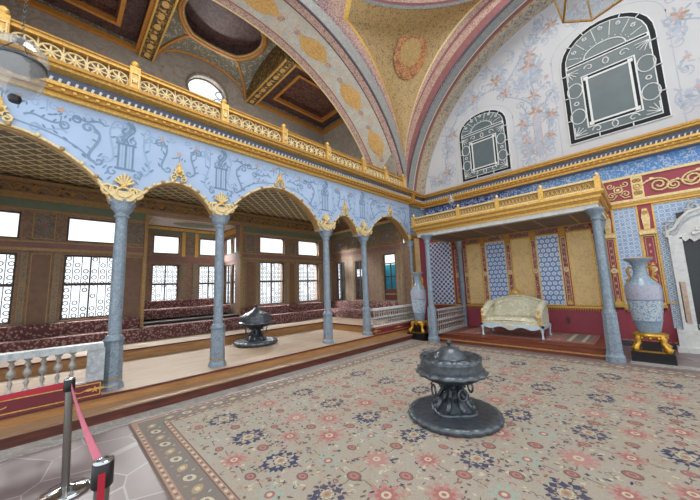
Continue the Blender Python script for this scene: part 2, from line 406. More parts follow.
# painted scrollwork (one painted layer on the wall)
b = MB(); D = .002
def S(u, v, w, h, sg, mat='scroll', wd=.022):
    wd *= 1.45
    pts = bez([(u, v), (u+sg*w, v+.1*h), (u-sg*w*.9, v+.75*h), (u+sg*.1*w, v+h)])
    b.ribbon(pts, wd, PL, D, mat)
    b.ribbon(spiral(u+sg*.0-sg*.05, v+.02, .06, 1.1, 0 if sg > 0 else pi, -sg), wd*.8, PL, D+.001, mat)
    b.ribbon(spiral(u+sg*.1*w+sg*.07, v+h-.01, .075, 1.2, pi if sg > 0 else 0, -sg), wd*.9, PL, D+.001, mat)
    k = 5
    for i in range(1, k):
        q = pts[i*len(pts)//k]; a = random.uniform(.3, 1.2)*sg
        b.flat(ell(q[0]+sg*.035, q[1]+.01, .04, .013, 8, a), PL, D+.0015, 'scroll_dk' if i % 2 else mat)
def hcurl(u, v, L, sg, mat):
    pts = bez([(u, v), (u+sg*L*.3, v+.12), (u+sg*L*.6, v-.1), (u+sg*L, v+.04)])
    b.ribbon(pts, .028, PL, D, mat); b.ribbon(spiral(u+sg*L, v-.02, .06, 1.2, pi/2, -sg), .024, PL, D+.001, mat)
    for q in pts[3::4]: b.flat(ell(q[0], q[1]+.03, .032, .011, 8, 1.0*sg), PL, D+.0015, 'scroll_dk')
def bouquet(u, v, s=1):
    b.ribbon([(u, v), (u+.01, v+.14*s)], .014, PL, D, 'scroll_dk')
    for k in (-2, -1, 0, 1, 2): b.flat(ell(u+.045*k*s, v+(.16-.02*abs(k))*s, .028*s, .012*s, 7, .9+.3*k), PL, D+.001, 'scroll_dk')
    b.flat(star(u, v+.22*s, .05*s, .022*s, 5), PL, D+.002, 'peach')
for ai, a in enumerate(arches):
    c = (a[0]+a[1])/2; h = (a[1]-a[0])/2; wide = h > .8
    for sg in (-1, 1):
        if wide:
            S(c+sg*h*.82, 3.55, .22, .5, -sg, 'scroll', .026)
            hcurl(c+sg*h*.18, 4.0, .38, sg, 'scroll'); hcurl(c+sg*h*.55, 3.88, .3, -sg, 'scroll_lt')
            bouquet(c+sg*h*.48, 3.96, 1.1); hcurl(c+sg*h*.9, 4.14, .3, -sg, 'scroll_dk')
            b.ribbon(bez([(c+sg*.12, 3.9), (c+sg*.35, 3.85), (c+sg*h*.6, 3.86), (c+sg*h*.85, 3.5)]), .02, PL, D+.001, 'scroll')
            b.ribbon([(c+sg*h*.36, 4.30), (c+sg*h*.36, 4.12)], .012, PL, D, 'scroll_lt'); bouquet(c+sg*.15, 4.06, .8)
            for q in range(6): b.flat(ell(c+sg*h*(.45+.09*q), 3.86-.05*q-.012*q*q, .035, .012, 7, -.6*sg), PL, D+.002, 'scroll_dk')
            S(c+sg*h*.98, 3.62, .12, .6, sg, 'scroll_lt', .018)
        else:
            S(c+sg*h*.80, 3.50, .18, .62, -sg, 'scroll_lt'); S(c+sg*h*.36, 3.66, .14, .45, sg, 'scroll')
            bouquet(c+sg*h*.45, 3.98, .9)
            b.ribbon([(c+sg*h*.86, 4.20), (c+sg*h*.86, 3.9), (c+sg*h*.72, 3.9), (c+sg*h*.72, 4.2)], .016, PL, D, 'scroll_lt')
    bouquet(c, a[2]+.30, 1.0)
    for sg in (-1, 1):
        for k in range(6 if wide else 3):
            uu = c+sg*h*(.12+.15*k if wide else .2+.3*k); vv = 4.22-.02*(k % 2); b.ribbon(spiral(uu, vv, .055, 1.1, k, sg), .013, PL, D+.0005, 'scroll_lt'); b.flat(ell(uu+.06*sg, vv-.05, .035, .01, 7, .6*sg), PL, D+.0008, 'scroll')
        for k in range(5):
            uu = c+sg*(h*.98-.03*k); vv = 3.35+.08*k; b.flat(ell(uu, vv, .045, .012, 7, .9*sg), PL, D+.003, 'scroll')
cols = [-1.9, .62, 2.08, 4.66, 6.05]
for y in cols:   # painted fluted pedestals above each column
    for k in (-2, -1, 0, 1, 2): b.ribbon([(y+.045*k, 3.55), (y+.045*k, 3.92)], .026 if k % 2 == 0 else .014, PL, D+.002, 'scroll_dk' if k % 2 == 0 else 'scroll_lt')
    b.ribbon([(y-.13, 3.53), (y+.13, 3.53)], .035, PL, D+.002, 'scroll_dk'); b.ribbon([(y-.13, 3.93), (y+.13, 3.93)], .03, PL, D+.002, 'scroll_dk')
    for sg in (-1, 1):
        b.ribbon(spiral(y+sg*.07, 4.0, .06, 1.0, -pi/2, sg), .026, PL, D+.002, 'scroll')
        b.ribbon(spiral(y+sg*.15, 3.46, .07, 1.0, pi/2, -sg), .022, PL, D+.003, 'scroll')
    for q_, w_, m_ in ((0, .045, 'scroll'), (.05, .022, 'scroll_dk'), (-.05, .02, 'scroll_lt')): b.ribbon(bez([(y-.02+q_, 3.95), (y-.14+q_, 4.08), (y+.16+q_, 4.14), (y+.0+q_, 4.30)]), w_, PL, D+.0035, m_)
    for k in range(5): b.flat(ell(y+.07*sin(k*1.9), 3.99+.06*k, .05, .016, 7, .9 if k % 2 else -.9), PL, D+.0045, 'scroll_dk')
b.build('painted_scrollwork', wl)
# gilt edge on each arch
for i, a in enumerate(arches):
    b = MB(); p = arch_pts(a, 40)
    b.tube([(XA+.005, y, z) for y, z in p], .02, 'gold_pale', 6); b.tube([(XA-.05, y, z-.015) for y, z in p], .025, 'in_gold', 6)
    for k in range(3, len(p)-2, 3): b.ball((XA+.03, p[k][0], p[k][1]+.012), .032, 'in_gold' if k % 2 else 'gold_pale', 6, sx=.7)
    for sg, q in ((1, p[1]), (-1, p[-2])):      # leafy scroll where the arch lands
        b.tube([PL(u, v, .04) for u, v in spiral(q[0]+sg*.02, q[1]+.12, .09, 1.3, -pi/2, sg)], .022, 'gold_pale', 5)
    b.build('arch_moulding', wl)
# apex finials in gilt plasterwork
for i, a in enumerate(arches):
    c = (a[0]+a[1])/2; z = a[2]+.02; s = 1.0 if i in (0, 2, 4) else 1.05; b = MB()
    b.prism(star(c, z+.15*s, .09*s, .055*s, 7, pi/2), PL, 0, .05, 'gold_pale'); b.ball(PL(c, z+.15*s, .05), .045*s, 'gold', 8)
    b.prism([(c-.035*s, z+.2*s), (c+.035*s, z+.2*s), (c+.02*s, z+.28*s), (c, z+.34*s), (c-.02*s, z+.28*s)], PL, 0, .045, 'gold')
    for sg in (-1, 1): b.tube([PL(u, v, .03) for u, v in spiral(c+sg*.07, z+.05, .055, 1.2, pi/2, -sg)], .016, 'gold_pale', 5)
    b.build('apex_ornament', wl)

# ------------------------------------------------------------------ cornice and gallery balustrade
def cornice(b, f, u0, u1):
    b.rect(u0, u1, 4.34, 4.40, f, 0, .07, 'gold'); b.rect(u0, u1, 4.40, 4.46, f, 0, .13, 'gold_deep'); b.rect(u0, u1, 4.46, 4.51, f, 0, .17, 'gold')
    b.rect(u0, u1, 4.51, 4.66, f, 0, .10, 'cove'); b.rect(u0, u1, 4.66, 4.70, f, 0, .26, 'gold'); b.rect(u0, u1, 4.70, 4.75, f, 0, .30, 'gold_deep')
    n = int((u1-u0)/.085)
    for i in range(n):
        u = u0+(i+.5)*(u1-u0)/n
        b.prism([(u-.014, 4.515), (u+.014, 4.515), (u+.03, 4.57), (u+.002, 4.575)], f, .10, .155, 'pearl')
    n = int((u1-u0)/.12)
    for i in range(n):
        u = u0+(i+.5)*(u1-u0)/n; b.rect(u-.02, u+.02, 4.415, 4.45, f, .13, .145, 'gold')
b = MB(); cornice(b, PL, -2.6, 8.40); b.rect(8.40, 8.52, 4.34, 4.78, PL, 0, .22, 'gold_deep')
cornice(b, lambda u, v, d: (XA-.04+d, u, v), 8.52, 9.3)
struct(b.build('trim_2'))
b = MB(); PB2 = lambda u, v, d: (u, YB-.22-d, v); cornice(b, PB2, XA, 8.6); b.box(XA, 8.6, YB-.23, YB, 4.34, 4.75, 'cove'); struct(b.build('trim_3'))

gb = thing('gallery_balustrade', (XA, 3, 4.75), 'long gilded openwork balustrade with wheel rosettes along the gallery above the blue arcade', 'balustrade')
PR = lambda u, v, d: (XA+.02+d, u, v)
b = MB(); b.rect(-2.6, 8.13, 4.73, 4.79, PR, 0, .12, 'gold'); b.build('bottom_rail', gb)
b = MB(); b.rect(-2.6, 8.13, 5.10, 5.15, PR, .0, .10, 'gold'); b.rect(-2.6, 8.13, 5.15, 5.175, PR, -.01, .12, 'gold_deep'); b.build('handrail', gb)
posts = [-2.0, -.72, .66, 2.08, 3.42, 4.72, 6.08, 7.10, 8.08]
for i, y in enumerate(posts):
    b = MB(); b.rect(y-.07, y+.07, 4.78, 5.20, PR, -.01, .13, 'gold'); b.frame(y-.055, y+.055, 4.82, 5.09, .015, PR, .13, .145, 'gold_pale')
    b.prism(star(y, 4.955, .05, .03, 5, pi/2), PR, .13, .15, 'gold_pale'); b.build('post', gb)
    b = MB(); b.lathe([(.045, 5.2), (.02, 5.215), (.05, 5.24), (.058, 5.275), (.045, 5.31), (.02, 5.33), (.004, 5.345)], (XA+.08, y, 0), 'gold', 10); b.build('finial', gb)
def wheel(b, f, u, v, r):
    b.prism(ell(u, v, r, n=18), f, .045, .05, 'gold_deep') if False else None
    b.tube([f(*q, .05) for q in ell(u, v, r, n=18)], .017, 'gold_pale', 5, True)
    for k in range(4):
        a = pi*k/4
        b.tube([f(u-r*cos(a), v-r*sin(a), .05), f(u, v, .055), f(u+r*cos(a), v+r*sin(a), .05)], [.012, .02, .012], 'gold_pale', 5)
    b.ball(f(u, v, .05), .03, 'gold_pale', 6)
ends = [-2.6]+posts
for i in range(len(ends)-1):
    a, c = ends[i]+(.07 if i else 0), ends[i+1]-.07
    n = max(1, round((c-a)/.275)); b = MB(); st = (c-a)/n
    for k in range(n):
        u = a+(k+.5)*st; wheel(b, PR, u, 4.945, min(.135, st*.49))
        if k: b.tube([PR(a+k*st-.0, 4.79, .05), PR(a+k*st, 5.1, .05)], .012, 'gold_pale', 5)
    b.build('rosette_panel', gb)

# ------------------------------------------------------------------ marble columns
def capital_prof(r): return [(r, 2.78), (r*1.25, 2.80), (r*1.02, 2.82), (r*1.1, 2.86), (r*1.7, 2.93), (r*1.5, 2.95), (r*2.0, 3.0), (r*2.0, 3.04)]
def make_column(x, y, label, zb, gilt=True, half=1):
    t = thing('marble_column', (x, y, zb), label, 'column', 'blue-grey marble columns of the hall')
    r = .082
    b = MB(); b.lathe([(r*1.0, .99), (r*1.0, 2.0), (r*.9, 2.80)], (x, y, 0), 'column', 20); b.build('shaft', t)
    b = MB(); s = .125
    b.lathe([(s*1.22, zb), (s*1.2, zb+.05), (s*1.02, zb+.09), (s*1.0, zb+.13), (s*.92, .90), (s*.95, .93), (s*.8, .95)], (x, y, 0), 'column', 8, smooth=False, rot=pi/8); b.build('base', t)
    b = MB(); b.lathe([(s*1.03, zb+.135), (s*1.03, zb+.155)], (x, y, 0), 'in_gold', 8, smooth=False, rot=pi/8); b.build('metal_band', t)
    b = MB(); b.lathe([(r*1.5, .935), (r*1.6, .96), (r*1.25, .985), (r*1.35, 1.0), (r, 1.02)], (x, y, 0), 'column', 20); b.build('collar', t)
    b = MB(); b.lathe(capital_prof(r), (x, y, 0), 'column', 16, mod=lambda a, z: 1+.1*abs(cos(4*a))*(1 if z > 2.85 else 0)); b.build('capital', t)
    return t
CX = XA-.10
names = ['blue-grey marble column at the left edge of the gallery opening, behind the hanging lantern', 'thick blue-grey marble column beside the end of the left stone railing', 'blue-grey marble column left of the small brazier on the raised platform',
         'blue-grey marble column right of the small brazier on the raised platform', 'blue-grey marble column where the far stone railing begins']
for y, nm in zip(cols, names): make_column(CX, y*1.018, nm, Z2)
# gilded cartouches above the capitals
for y, nm in zip(cols, ['leftmost', 'nearest', 'second', 'third', 'farthest']):
    t = thing('gilded_cartouche', (XA, y, 3.02), None, 'wall ornament', 'gilded cartouches above the arcade columns')
    t['label'] = {'leftmost': 'gilded plaster cartouche on the blue wall behind the hanging lantern', 'nearest': 'gilded shell cartouche above the column by the left stone railing',
                  'second': 'gilded shell cartouche above the column left of the small brazier', 'third': 'gilded shell cartouche above the column right of the small brazier',
                  'farthest': 'gilded shell cartouche above the column where the far stone railing begins'}[nm]
    b = MB(); b.prism([(y-.17, 3.10), (y-.1, 3.02), (y, 3.0), (y+.1, 3.02), (y+.17, 3.10), (y+.13, 3.16), (y-.13, 3.16)], PL, 0, .07, 'gold_pale')
    for sg in (-1, 1):
        b.tube([PL(u, v, .05) for u, v in spiral(y+sg*.10, 3.17, .08, 1.25, -pi/2, sg)], .02, 'gold_pale', 5)
        b.tube([PL(u, v, .05) for u, v in bez([(y, 3.05), (y+sg*.1, 3.04), (y+sg*.16, 3.08), (y+sg*.3, 3.24)])], .022, 'gold_pale', 5)
    b.build('scroll_frame', t)
    b = MB()
    for k in range(-3, 4):
        a = pi/2+k*.38; b.tube([PL(y, 3.25, .05), PL(y+.13*cos(a), 3.25+.17*sin(a), .04)], [.012, .026], 'gold_pale', 5)
    b.ball(PL(y, 3.24, .05), .045, 'gold', 8); b.tube([PL(p_, q_, .07) for p_, q_ in ell(y, 3.14, .09, .075, 14)], .018, 'gold_pale', 5, True); b.tube([PL(y, 3.36, .04), PL(y, 3.46, .03)], [.03, .008], 'gold_pale', 6); b.build('shell', t)

# corner half column with gilt strip
t = thing('marble_column', (XA-.05, 8.42, Z1), 'slim blue-grey marble half column in the hall corner, behind the tall vase', 'column', 'blue-grey marble columns of the hall')
b = MB(); b.lathe([(.08, Z1), (.08, 2.80)], (XA-.03, 8.42, 0), 'column', 16); b.build('shaft', t)
b = MB(); b.lathe(capital_prof(.08), (XA-.03, 8.42, 0), 'column', 16); b.build('capital', t)
b = MB(); b.rect(8.52, 8.60, .2, 3.3, PL, -.04, .03, 'gold_deep'); b.rect(8.7, 9.0, .9, 3.2, PL, -.04, -.02, 'tan'); b.rect(8.5, 9.6, 3.24, 3.32, PL, -.04, .0, 'gold'); struct(b.build('trim_4'))

# ------------------------------------------------------------------ stone railings on the arcade
def baluster(b, f, u, z0, z1, r, mat='white_marble'):
    h = z1-z0; p = f(u, 0, .0)
    prof = [(r*1.1, 0), (r*1.1, .10), (r*.45, .14), (r*.35, .20), (r*.8, .30), (r*.35, .40), (r*.4, .46), (r*1.3, .56), (r*1.2, .64), (r*.35, .74), (r*1.0, .82), (r*.4, .9), (r*1.1, .94), (r*1.1, 1)]
    b.lathe([(a, z0+t*h) for a, t in prof], (p[0], p[1], 0), mat, 8)
RX = lambda u, v, d: (XA+.02+d, u, v)
sr = thing('stone_balustrade', (XA, -.8, Z2), 'grey stone railing of turned balusters at the left, ending at the thick column', 'balustrade', None)
b = MB(); b.rect(-2.5, .50, .87, .95, RX, -.09, .09, 'grey_marble'); b.build('handrail', sr)
b = MB(); b.rect(-2.5, .50, .40, .45, RX, -.08, .08, 'grey_marble'); b.build('bottom_rail', sr)
b = MB(); b.rect(.34, .52, .44, .88, RX, -.07, .07, 'grey_marble'); b.build('end_post', sr)
y = -2.35; first = None
while y < .30:
    b = MB(); baluster(b, RX, y, .45, .87, .034, 'grey_metal'); b.build('baluster', sr); y += .134
def red_panel(t, y0, y1, n):
    b = MB(); PP = lambda u, v, d: (XA+.16+d, u, v)
    b.rect(y0, y1, Z2+.0, .455, PP, -.10, 0, 'red_panel'); b.frame(y0+.01, y1-.01, .285, .445, .012, PP, 0, .006, 'gold')
    for k in range(n):
        u = y1-.07-(y1-y0-.1)*k/max(1, n-1) if n > 1 else (y0+y1)/2
        for sg in (-1, 1):
            b.ribbon(bez([(u, .365), (u+sg*.08, .42), (u+sg*.12, .31), (u+sg*.2, .37)]), .012, PP, .004, 'gold'); b.flat(ell(u+sg*.06, .365, .04, .014, 8), PP, .005, 'gold')
        b.flat(star(u, .365, .045, .02, 5, pi/2), PP, .006, 'gold')
    return b
b = red_panel(None, -2.5, .50, 4); b.build('kick_panel', sr)
# far railing with red panel under
fr_ = thing('stone_balustrade', (XA, 7.2, Z2), 'pale stone railing of small paired balusters between the far column and the vase corner', 'balustrade', None)
b = MB(); b.rect(6.24, 8.32, .90, .96, RX, -.07, .07, 'white_marble'); b.build('handrail', fr_)
b = MB(); b.rect(6.24, 8.32, .68, .71, RX, -.05, .05, 'grey_marble'); b.build('middle_rail', fr_)
b = MB(); b.rect(6.24, 8.32, .44, .48, RX, -.07, .07, 'white_marble'); b.build('bottom_rail', fr_)
y = 6.30
while y < 8.3:
    b = MB(); baluster(b, RX, y, .48, .68, .024, 'grey_metal'); b.build('baluster', fr_)
    b = MB(); baluster(b, RX, y+.05, .71, .90, .024, 'grey_metal'); b.build('baluster', fr_); y += .105
b = red_panel(None, 6.20, 8.36, 3); b.build('kick_panel', fr_)

# ------------------------------------------------------------------ raised gallery room behind the arcade
def wall_with_openings(b, f, u0, u1, z0, z1, ops, d0, d1, mat):
    """ops: (ua, ub, va, vb) sorted in columns"""
    us = sorted({u0, u1} | {o[0] for o in ops} | {o[1] for o in ops}); vs = sorted({z0, z1} | {o[2] for o in ops} | {o[3] for o in ops})
    for i in range(len(us)-1):
        run = None
        for j in range(len(vs)-1):
            um, vm = (us[i]+us[i+1])/2, (vs[j]+vs[j+1])/2
            hole = any(o[0] < um < o[1] and o[2] < vm < o[3] for o in ops)
            if not hole and run is None: run = vs[j]
            if run is not None and (hole or j == len(vs)-2):
                top = vs[j] if hole else vs[j+1]; b.rect(us[i], us[i+1], run, top, f, d0, d1, mat); run = None
ZL0, ZL1, ZU0, ZU1 = 1.08, 2.56, 2.87, 3.46
far_w = [(-2.5, -1.95), (-1.6, -.66), (.06, .99), (4.90, 5.86), (6.50, 7.46)]
ops = [(a, c, ZL0, ZL1) for a, c in far_w]+[(a, c, ZU0, ZU1) for a, c in far_w]+[(1.62, 4.16, -.1, 3.78)]
b = MB(); wall_with_openings(b, PF, -2.6, 8.3, 0, 4.36, ops, -.3, 0, 'in_brown'); wf = struct(b.build('wall_far'))
def dress(b, f, lo, hi, wins, z0=ZL0-.04, dep=0):
    """painted frames, bands, pier panels"""
    b.rect(lo, hi, 2.62, 2.68, f, 0, .03, 'in_gold'); b.rect(lo, hi, 2.68, 2.80, f, 0, .02, 'in_pink'); b.rect(lo, hi, 2.80, 2.835, f, 0, .03, 'in_gold')
    b.rect(lo, hi, 3.54, 3.74, f, 0, .012, 'in_grn'); b.rect(lo, hi, 3.74, 3.80, f, 0, .04, 'in_gold'); b.rect(lo, hi, 3.50, 3.54, f, 0, .03, 'in_gold')
    cuts = [lo]
    for a, c in wins: cuts += [a, c]
    cuts.append(hi)
    for k in range(0, len(cuts), 2):
        a, c = cuts[k]+.06, cuts[k+1]-.06
        if c-a < .12: continue
        if c-a > .5:
            tw = .10
            for u in (a, c-tw): b.rect(u, u+tw, 1.0, 2.56, f, 0, .02, 'in_trim'); b.frame(u, u+tw, 1.0, 2.56, .014, f, .02, .03, 'in_gold'); b.prism(star(u+tw/2, 1.9, .035, .02, 6), f, .02, .035, 'in_gold')
            a += tw+.04; c -= tw+.04
        b.rect(a, c, 1.0, 2.56, f, 0, .008, 'in_pier'); b.frame(a, c, 1.0, 2.56, .018, f, 0, .022, 'in_gold')
        b.rect(a, c, 2.90, 3.46, f, 0, .01, 'in_panel'); b.frame(a-.02, c+.02, 2.88, 3.48, .02, f, .01, .028, 'in_gold')
        b.flat(star((a+c)/2, 3.18, .07, .03, 6), f, .014, 'in_pink')
b = MB(); dress(b, PF, -2.6, 1.60, [w for w in far_w if w[1] < 1.5]); b.build('painted_panelling', wf)
b = MB(); dress(b, PF, 4.18, 8.2, [w for w in far_w if w[0] > 4]); b.build('painted_panelling', wf)
b = MB(); b.rect(1.54, 1.62, .47, 3.8, PF, 0, .05, 'in_gold'); b.rect(4.16, 4.24, .47, 3.8, PF, 0, .05, 'in_gold'); b.build('alcove_frame', wf)
# frieze under the lattice ceiling
b = MB(); b.rect(-2.6, 8.2, 3.80, 3.86, PF, 0, .10, 'in_gold'); b.rect(-2.6, 8.2, 3.86, 4.10, PF, 0, .05, 'in_frieze'); b.rect(-2.6, 8.2, 4.10, 4.16, PF, 0, .14, 'in_gold')
y = -2.3
while y < 8.0:
    for sg in (-1, 1): b.ribbon(bez([(y, 3.92), (y+sg*.06, 4.06), (y+sg*.2, 4.08), (y+sg*.28, 3.92)]), .03, PF, .053, 'in_gold')
    b.prism(star(y, 4.0, .07, .035, 5, pi/2), PF, .05, .07, 'gold_deep'); b.tube([PF(p_, q_, .06) for p_, q_ in spiral(y+.36, 3.98, .09, 1.3, 0)], .012, 'gold_deep', 4); y += .60
b.build('frieze', wf)
# lattice ceiling
b = MB(); b.box(-4.32, XA-.2, -2.6, 8.3, 4.22, 4.36, 'lattice_bg')
rr = random.Random(3)
def xline(x0, y0, x1, y1, w=.02):
    b.ribbon([(x0, y0), (x1, y1)], w, lambda u, v, d: (u, v, 4.22-d), .006, 'lattice')
st = .30
y = -6.0
while y < 9:
    a0, c0 = y, y+3.6
    for (p0, p1) in (((-4.3, a0), (-.72, c0)), ((-4.3, c0), (-.72, a0))):
        # clip to the room
        (xa, ya), (xb, yb) = p0, p1
        def at(yy): return xa+(yy-ya)/(yb-ya)*(xb-xa)
        lo, hi = -2.58, 8.18
        q0 = (xa, ya) if lo <= ya <= hi else ((at(lo), lo) if ya < lo else (at(hi), hi)); q1 = (xb, yb) if lo <= yb <= hi else ((at(lo), lo) if yb < lo else (at(hi), hi))
        if min(ya, yb) < hi and max(ya, yb) > lo: xline(q0[0], q0[1], q1[0], q1[1], .035)
    y += st
y = -2.5
while y < 8.1:
    x = -4.2
    while x < -.8:
        b.flat(ell(x, y, .05, .035, 6), lambda u, v, d: (u, v, 4.22-d), .009, 'lattice'); x += .30
    y += .30
struct(b.build('ceiling_gallery'))
# end wall
end_w = [(-4.05, -3.55), (-2.98, -2.50), (-1.56, -1.02)]
ops = [(-4.05, -3.55, ZL0, 2.6), (-2.98, -2.50, ZL0, 2.6), (-1.56, -1.02, ZL0, 2.70)]
b = MB(); wall_with_openings(b, PE, -4.6, XA-.22, 0, 4.36, ops, -.12, 0, 'in_brown'); we = struct(b.build('wall_end'))
b = MB(); b.rect(-4.3, XA-.24, 2.84, 2.98, PE, 0, .02, 'in_pink'); b.rect(-4.3, XA-.24, 2.98, 3.02, PE, 0, .035, 'in_gold'); b.rect(-4.3, XA-.24, 3.62, 3.76, PE, 0, .012, 'in_grn')
b.rect(-4.3, XA-.24, 3.80, 3.88, PE, 0, .09, 'gold_pale'); b.rect(-4.3, XA-.24, 3.88, 4.1, PE, 0, .04, 'in_frieze')
cu = [-4.25, -3.3, -2.75, -2.2, -1.65, -.95, -.75]
for k in range(len(cu)-1):
    a, c = cu[k], cu[k+1]; b.rect(a+.03, c-.05, 3.08, 3.58, PE, 0, .01, 'in_panel'); b.frame(a+.02, c-.04, 3.06, 3.60, .02, PE, .01, .03, 'in_gold'); b.flat(star((a+c)/2, 3.34, .09, .04, 6), PE, .015, 'paint_brown')
for a, c in ((-3.5, -3.03), (-2.44, -1.62), (-.98, -.76)):
    w = min(.1, (c-a)/4); b.frame(a+.02, c-.02, 1.02, 2.75, .016, PE, 0, .02, 'in_gold')
    b.rect(a+.04, a+.04+w, 1.05, 2.72, PE, 0, .012, 'in_trim'); b.rect(c-.04-w, c-.04, 1.05, 2.72, PE, 0, .012, 'in_trim')
b.build('painted_panelling', we)
# alcove
AX = -5.9; PA = lambda u, v, d: (AX+d, u, v)
aw = [(2.06, 2.82), (3.44, 4.12)]
ops = [(a, c, 1.15, 2.52) for a, c in aw]+[(a, c, 2.87, 3.48) for a, c in aw]
b = MB(); wall_with_openings(b, PA, 1.5, 4.4, 0, 3.9, ops, -.2, 0, 'in_brown'); wa = struct(b.build('wall_alcove'))
b = MB(); b.rect(1.55, 4.7, 2.60, 2.78, PA, 0, .02, 'in_pink'); b.rect(1.55, 4.7, 3.54, 3.66, PA, 0, .02, 'in_grn'); b.rect(1.55, 4.7, 3.66, 3.74, PA, 0, .05, 'gold')
for a, c in ((2.88, 2.98), (3.28, 3.38)): b.rect(a, c, 2.8, 3.62, PA, 0, .03, 'gold')
b.rect(3.0, 3.26, 2.86, 3.46, PA, 0, .015, 'in_panel'); b.flat(star(3.13, 3.2, .07, .03, 6), PA, .018, 'in_pink')
for a, c in ((2.86, 3.02), (3.24, 3.40)): b.rect(a, c, 1.1, 2.56, PA, 0, .02, 'in_trim')
b.build('painted_panelling', wa)
# alcove side walls (right side has windows that face the camera)
PS = lambda u, v, d: (u, 4.24-d, v)
ops = [(-5.75, -5.2, 1.15, 2.52), (-5.1, -4.62, 1.15, 2.52), (-5.75, -5.2, 2.87, 3.48), (-5.1, -4.62, 2.87, 3.48)]
b = MB(); wall_with_openings(b, PS, -5.9, -4.61, 0, 3.9, ops, -.1, 0, 'in_brown'); b.rect(-5.85, -4.35, 3.56, 3.72, PS, 0, .04, 'gold'); b.rect(-5.85, -4.35, 2.62, 2.78, PS, 0, .02, 'in_pink'); b.rect(-4.62, -4.5, .9, 3.9, PS, 0, .04, 'gold')
struct(b.build('wall_alcove.001'))
b = MB(); b.box(-6.1, -4.61, 1.42, 1.6, 0, 3.9, 'in_brown'); struct(b.build('wall_alcove.002'))
b = MB(); b.box(-6.1, -4.62, 1.5, 4.4, 3.78, 3.95, 'tympanum'); b.box(-5.7, -4.75, 1.8, 4.1, 3.755, 3.79, 'gold_pale'); b.box(-5.6, -4.85, 1.9, 4.0, 3.745, 3.78, 'tympanum')
b.flat(ell(-5.1, 3.1, .35, .7, 20), lambda u, v, d: (u, v, 3.745-d), .004, 'in_grn'); struct(b.build('ceiling_alcove'))
b = MB(); b.box(-6.1, -4.30, 1.5, 4.7, -.1, .84, 'divan_dk'); struct(b.build('floor_alcove'))

# windows of the gallery
wn = [0]
def window(f, a, c, v0, v1, kind, dd=-.10, frame_mat='win_frame'):
    wn[0] += 1
    b = MB(); b.frame(a, c, v0, v1, .035, f, dd-.03, dd+.04, frame_mat); o = struct(b.build('window_%d' % wn[0]))
    b = MB(); b.rect(a+.02, c-.02, v0+.02, v1-.02, f, dd-.012, dd-.008, 'pane'); b.build('glass_pane', o)
    if kind == 'low':
        b = MB(); mid = v0+(v1-v0)*.54
        b.rect(a, c, mid-.03, mid+.03, f, dd-.02, dd+.03, frame_mat); n = 2
        for k in range(1, n): u = a+(c-a)*k/n; b.rect(u-.015, u+.015, v0, v1, f, dd-.02, dd+.02, frame_mat)
        b.build('muntins', o)
        b = MB(); nu = max(3, int((c-a)/.14)); nv = max(6, int((v1-v0)/.14)); e = dd-.06
        for k in range(1, nu): u = a+(c-a)*k/nu; b.rect(u-.009, u+.009, v0, v1, f, e, e+.01, 'grille')
        for j in range(1, nv, 4): v = v0+(v1-v0)*j/nv; b.rect(a, c, v-.004, v+.004, f, e, e+.01, 'grille')
        for k in range(nu):
            for j in range(nv):
                if (j % 6) in (0, 1, 5) or k in (0, nu-1) or (j+k) % 3 == 0:
                    u = a+(c-a)*(k+.5)/nu; v = v0+(v1-v0)*(j+.5)/nv
                    pts = ell(u, v, .045, n=8); b.ribbon(pts+[pts[0]], .022, f, e+.006, 'grille')
        b.build('iron_grille', o)
    return o
for a, c in far_w:
    window(PF, a, c, ZL0, ZL1, 'low'); window(PF, a, c, ZU0, ZU1, 'up')
for a, c in aw:
    window(PA, a, c, 1.15, 2.52, 'low', -.08); window(PA, a, c, 2.87, 3.48, 'up', -.08)
for a, c in ((-5.75, -5.2), (-5.1, -4.62)):
    window(PS, a, c, 1.15, 2.52, 'low', -.05); window(PS, a, c, 2.87, 3.48, 'up', -.05)
for i, (a, c) in enumerate(end_w): window(PE, a, c, ZL0, 2.6 if i < 2 else 2.70, 'low' if i < 2 else 'up', -.06)
b = MB(); b.rect(-1.54, -1.04, 1.10, 1.46, PE, -.10, -.04, 'riser_dark'); b.rect(-1.54, -1.04, 1.27, 1.31, PE, -.04, -.02, 'in_brown'); b.rect(-1.30, -1.26, 1.46, 2.34, PE, -.09, -.06, 'win_frame'); b.rect(-1.54, -1.04, 1.88, 1.92, PE, -.09, -.06, 'win_frame')
b.rect(-1.54, -1.04, 2.34, 2.38, PE, -.09, -.06, 'in_brown'); we_w = b.build('lower_window_panel', we)
b = MB(); b.box(-1.9, -.80, 8.45, 8.48, .9, 2.33, 'cyan'); tag(b.build('cloth_screen'), 'bright turquoise cloth screen seen through the far end window', 'cloth')
for sgn, (x0, x1) in enumerate(((-4.4, -3.2), (-3.2, -2.2))):   # trees / dark wall seen outside the two narrow windows
    pass
b = MB(); b.box(-4.4, -2.3, 8.7, 8.75, .2, 2.0, 'slot'); b.box(-4.4, -2.3, 8.7, 8.75, 2.3, 3.2, 'slot'); b.box(-4.4, -3.9, 8.7, 8.75, 2.0, 2.3, 'slot'); struct(b.build('wall_outer'))
b = MB(); b.box(-6.5, XA, -2.75, -2.6, 0, 4.4, 'in_brown'); struct(b.build('wall_near'))

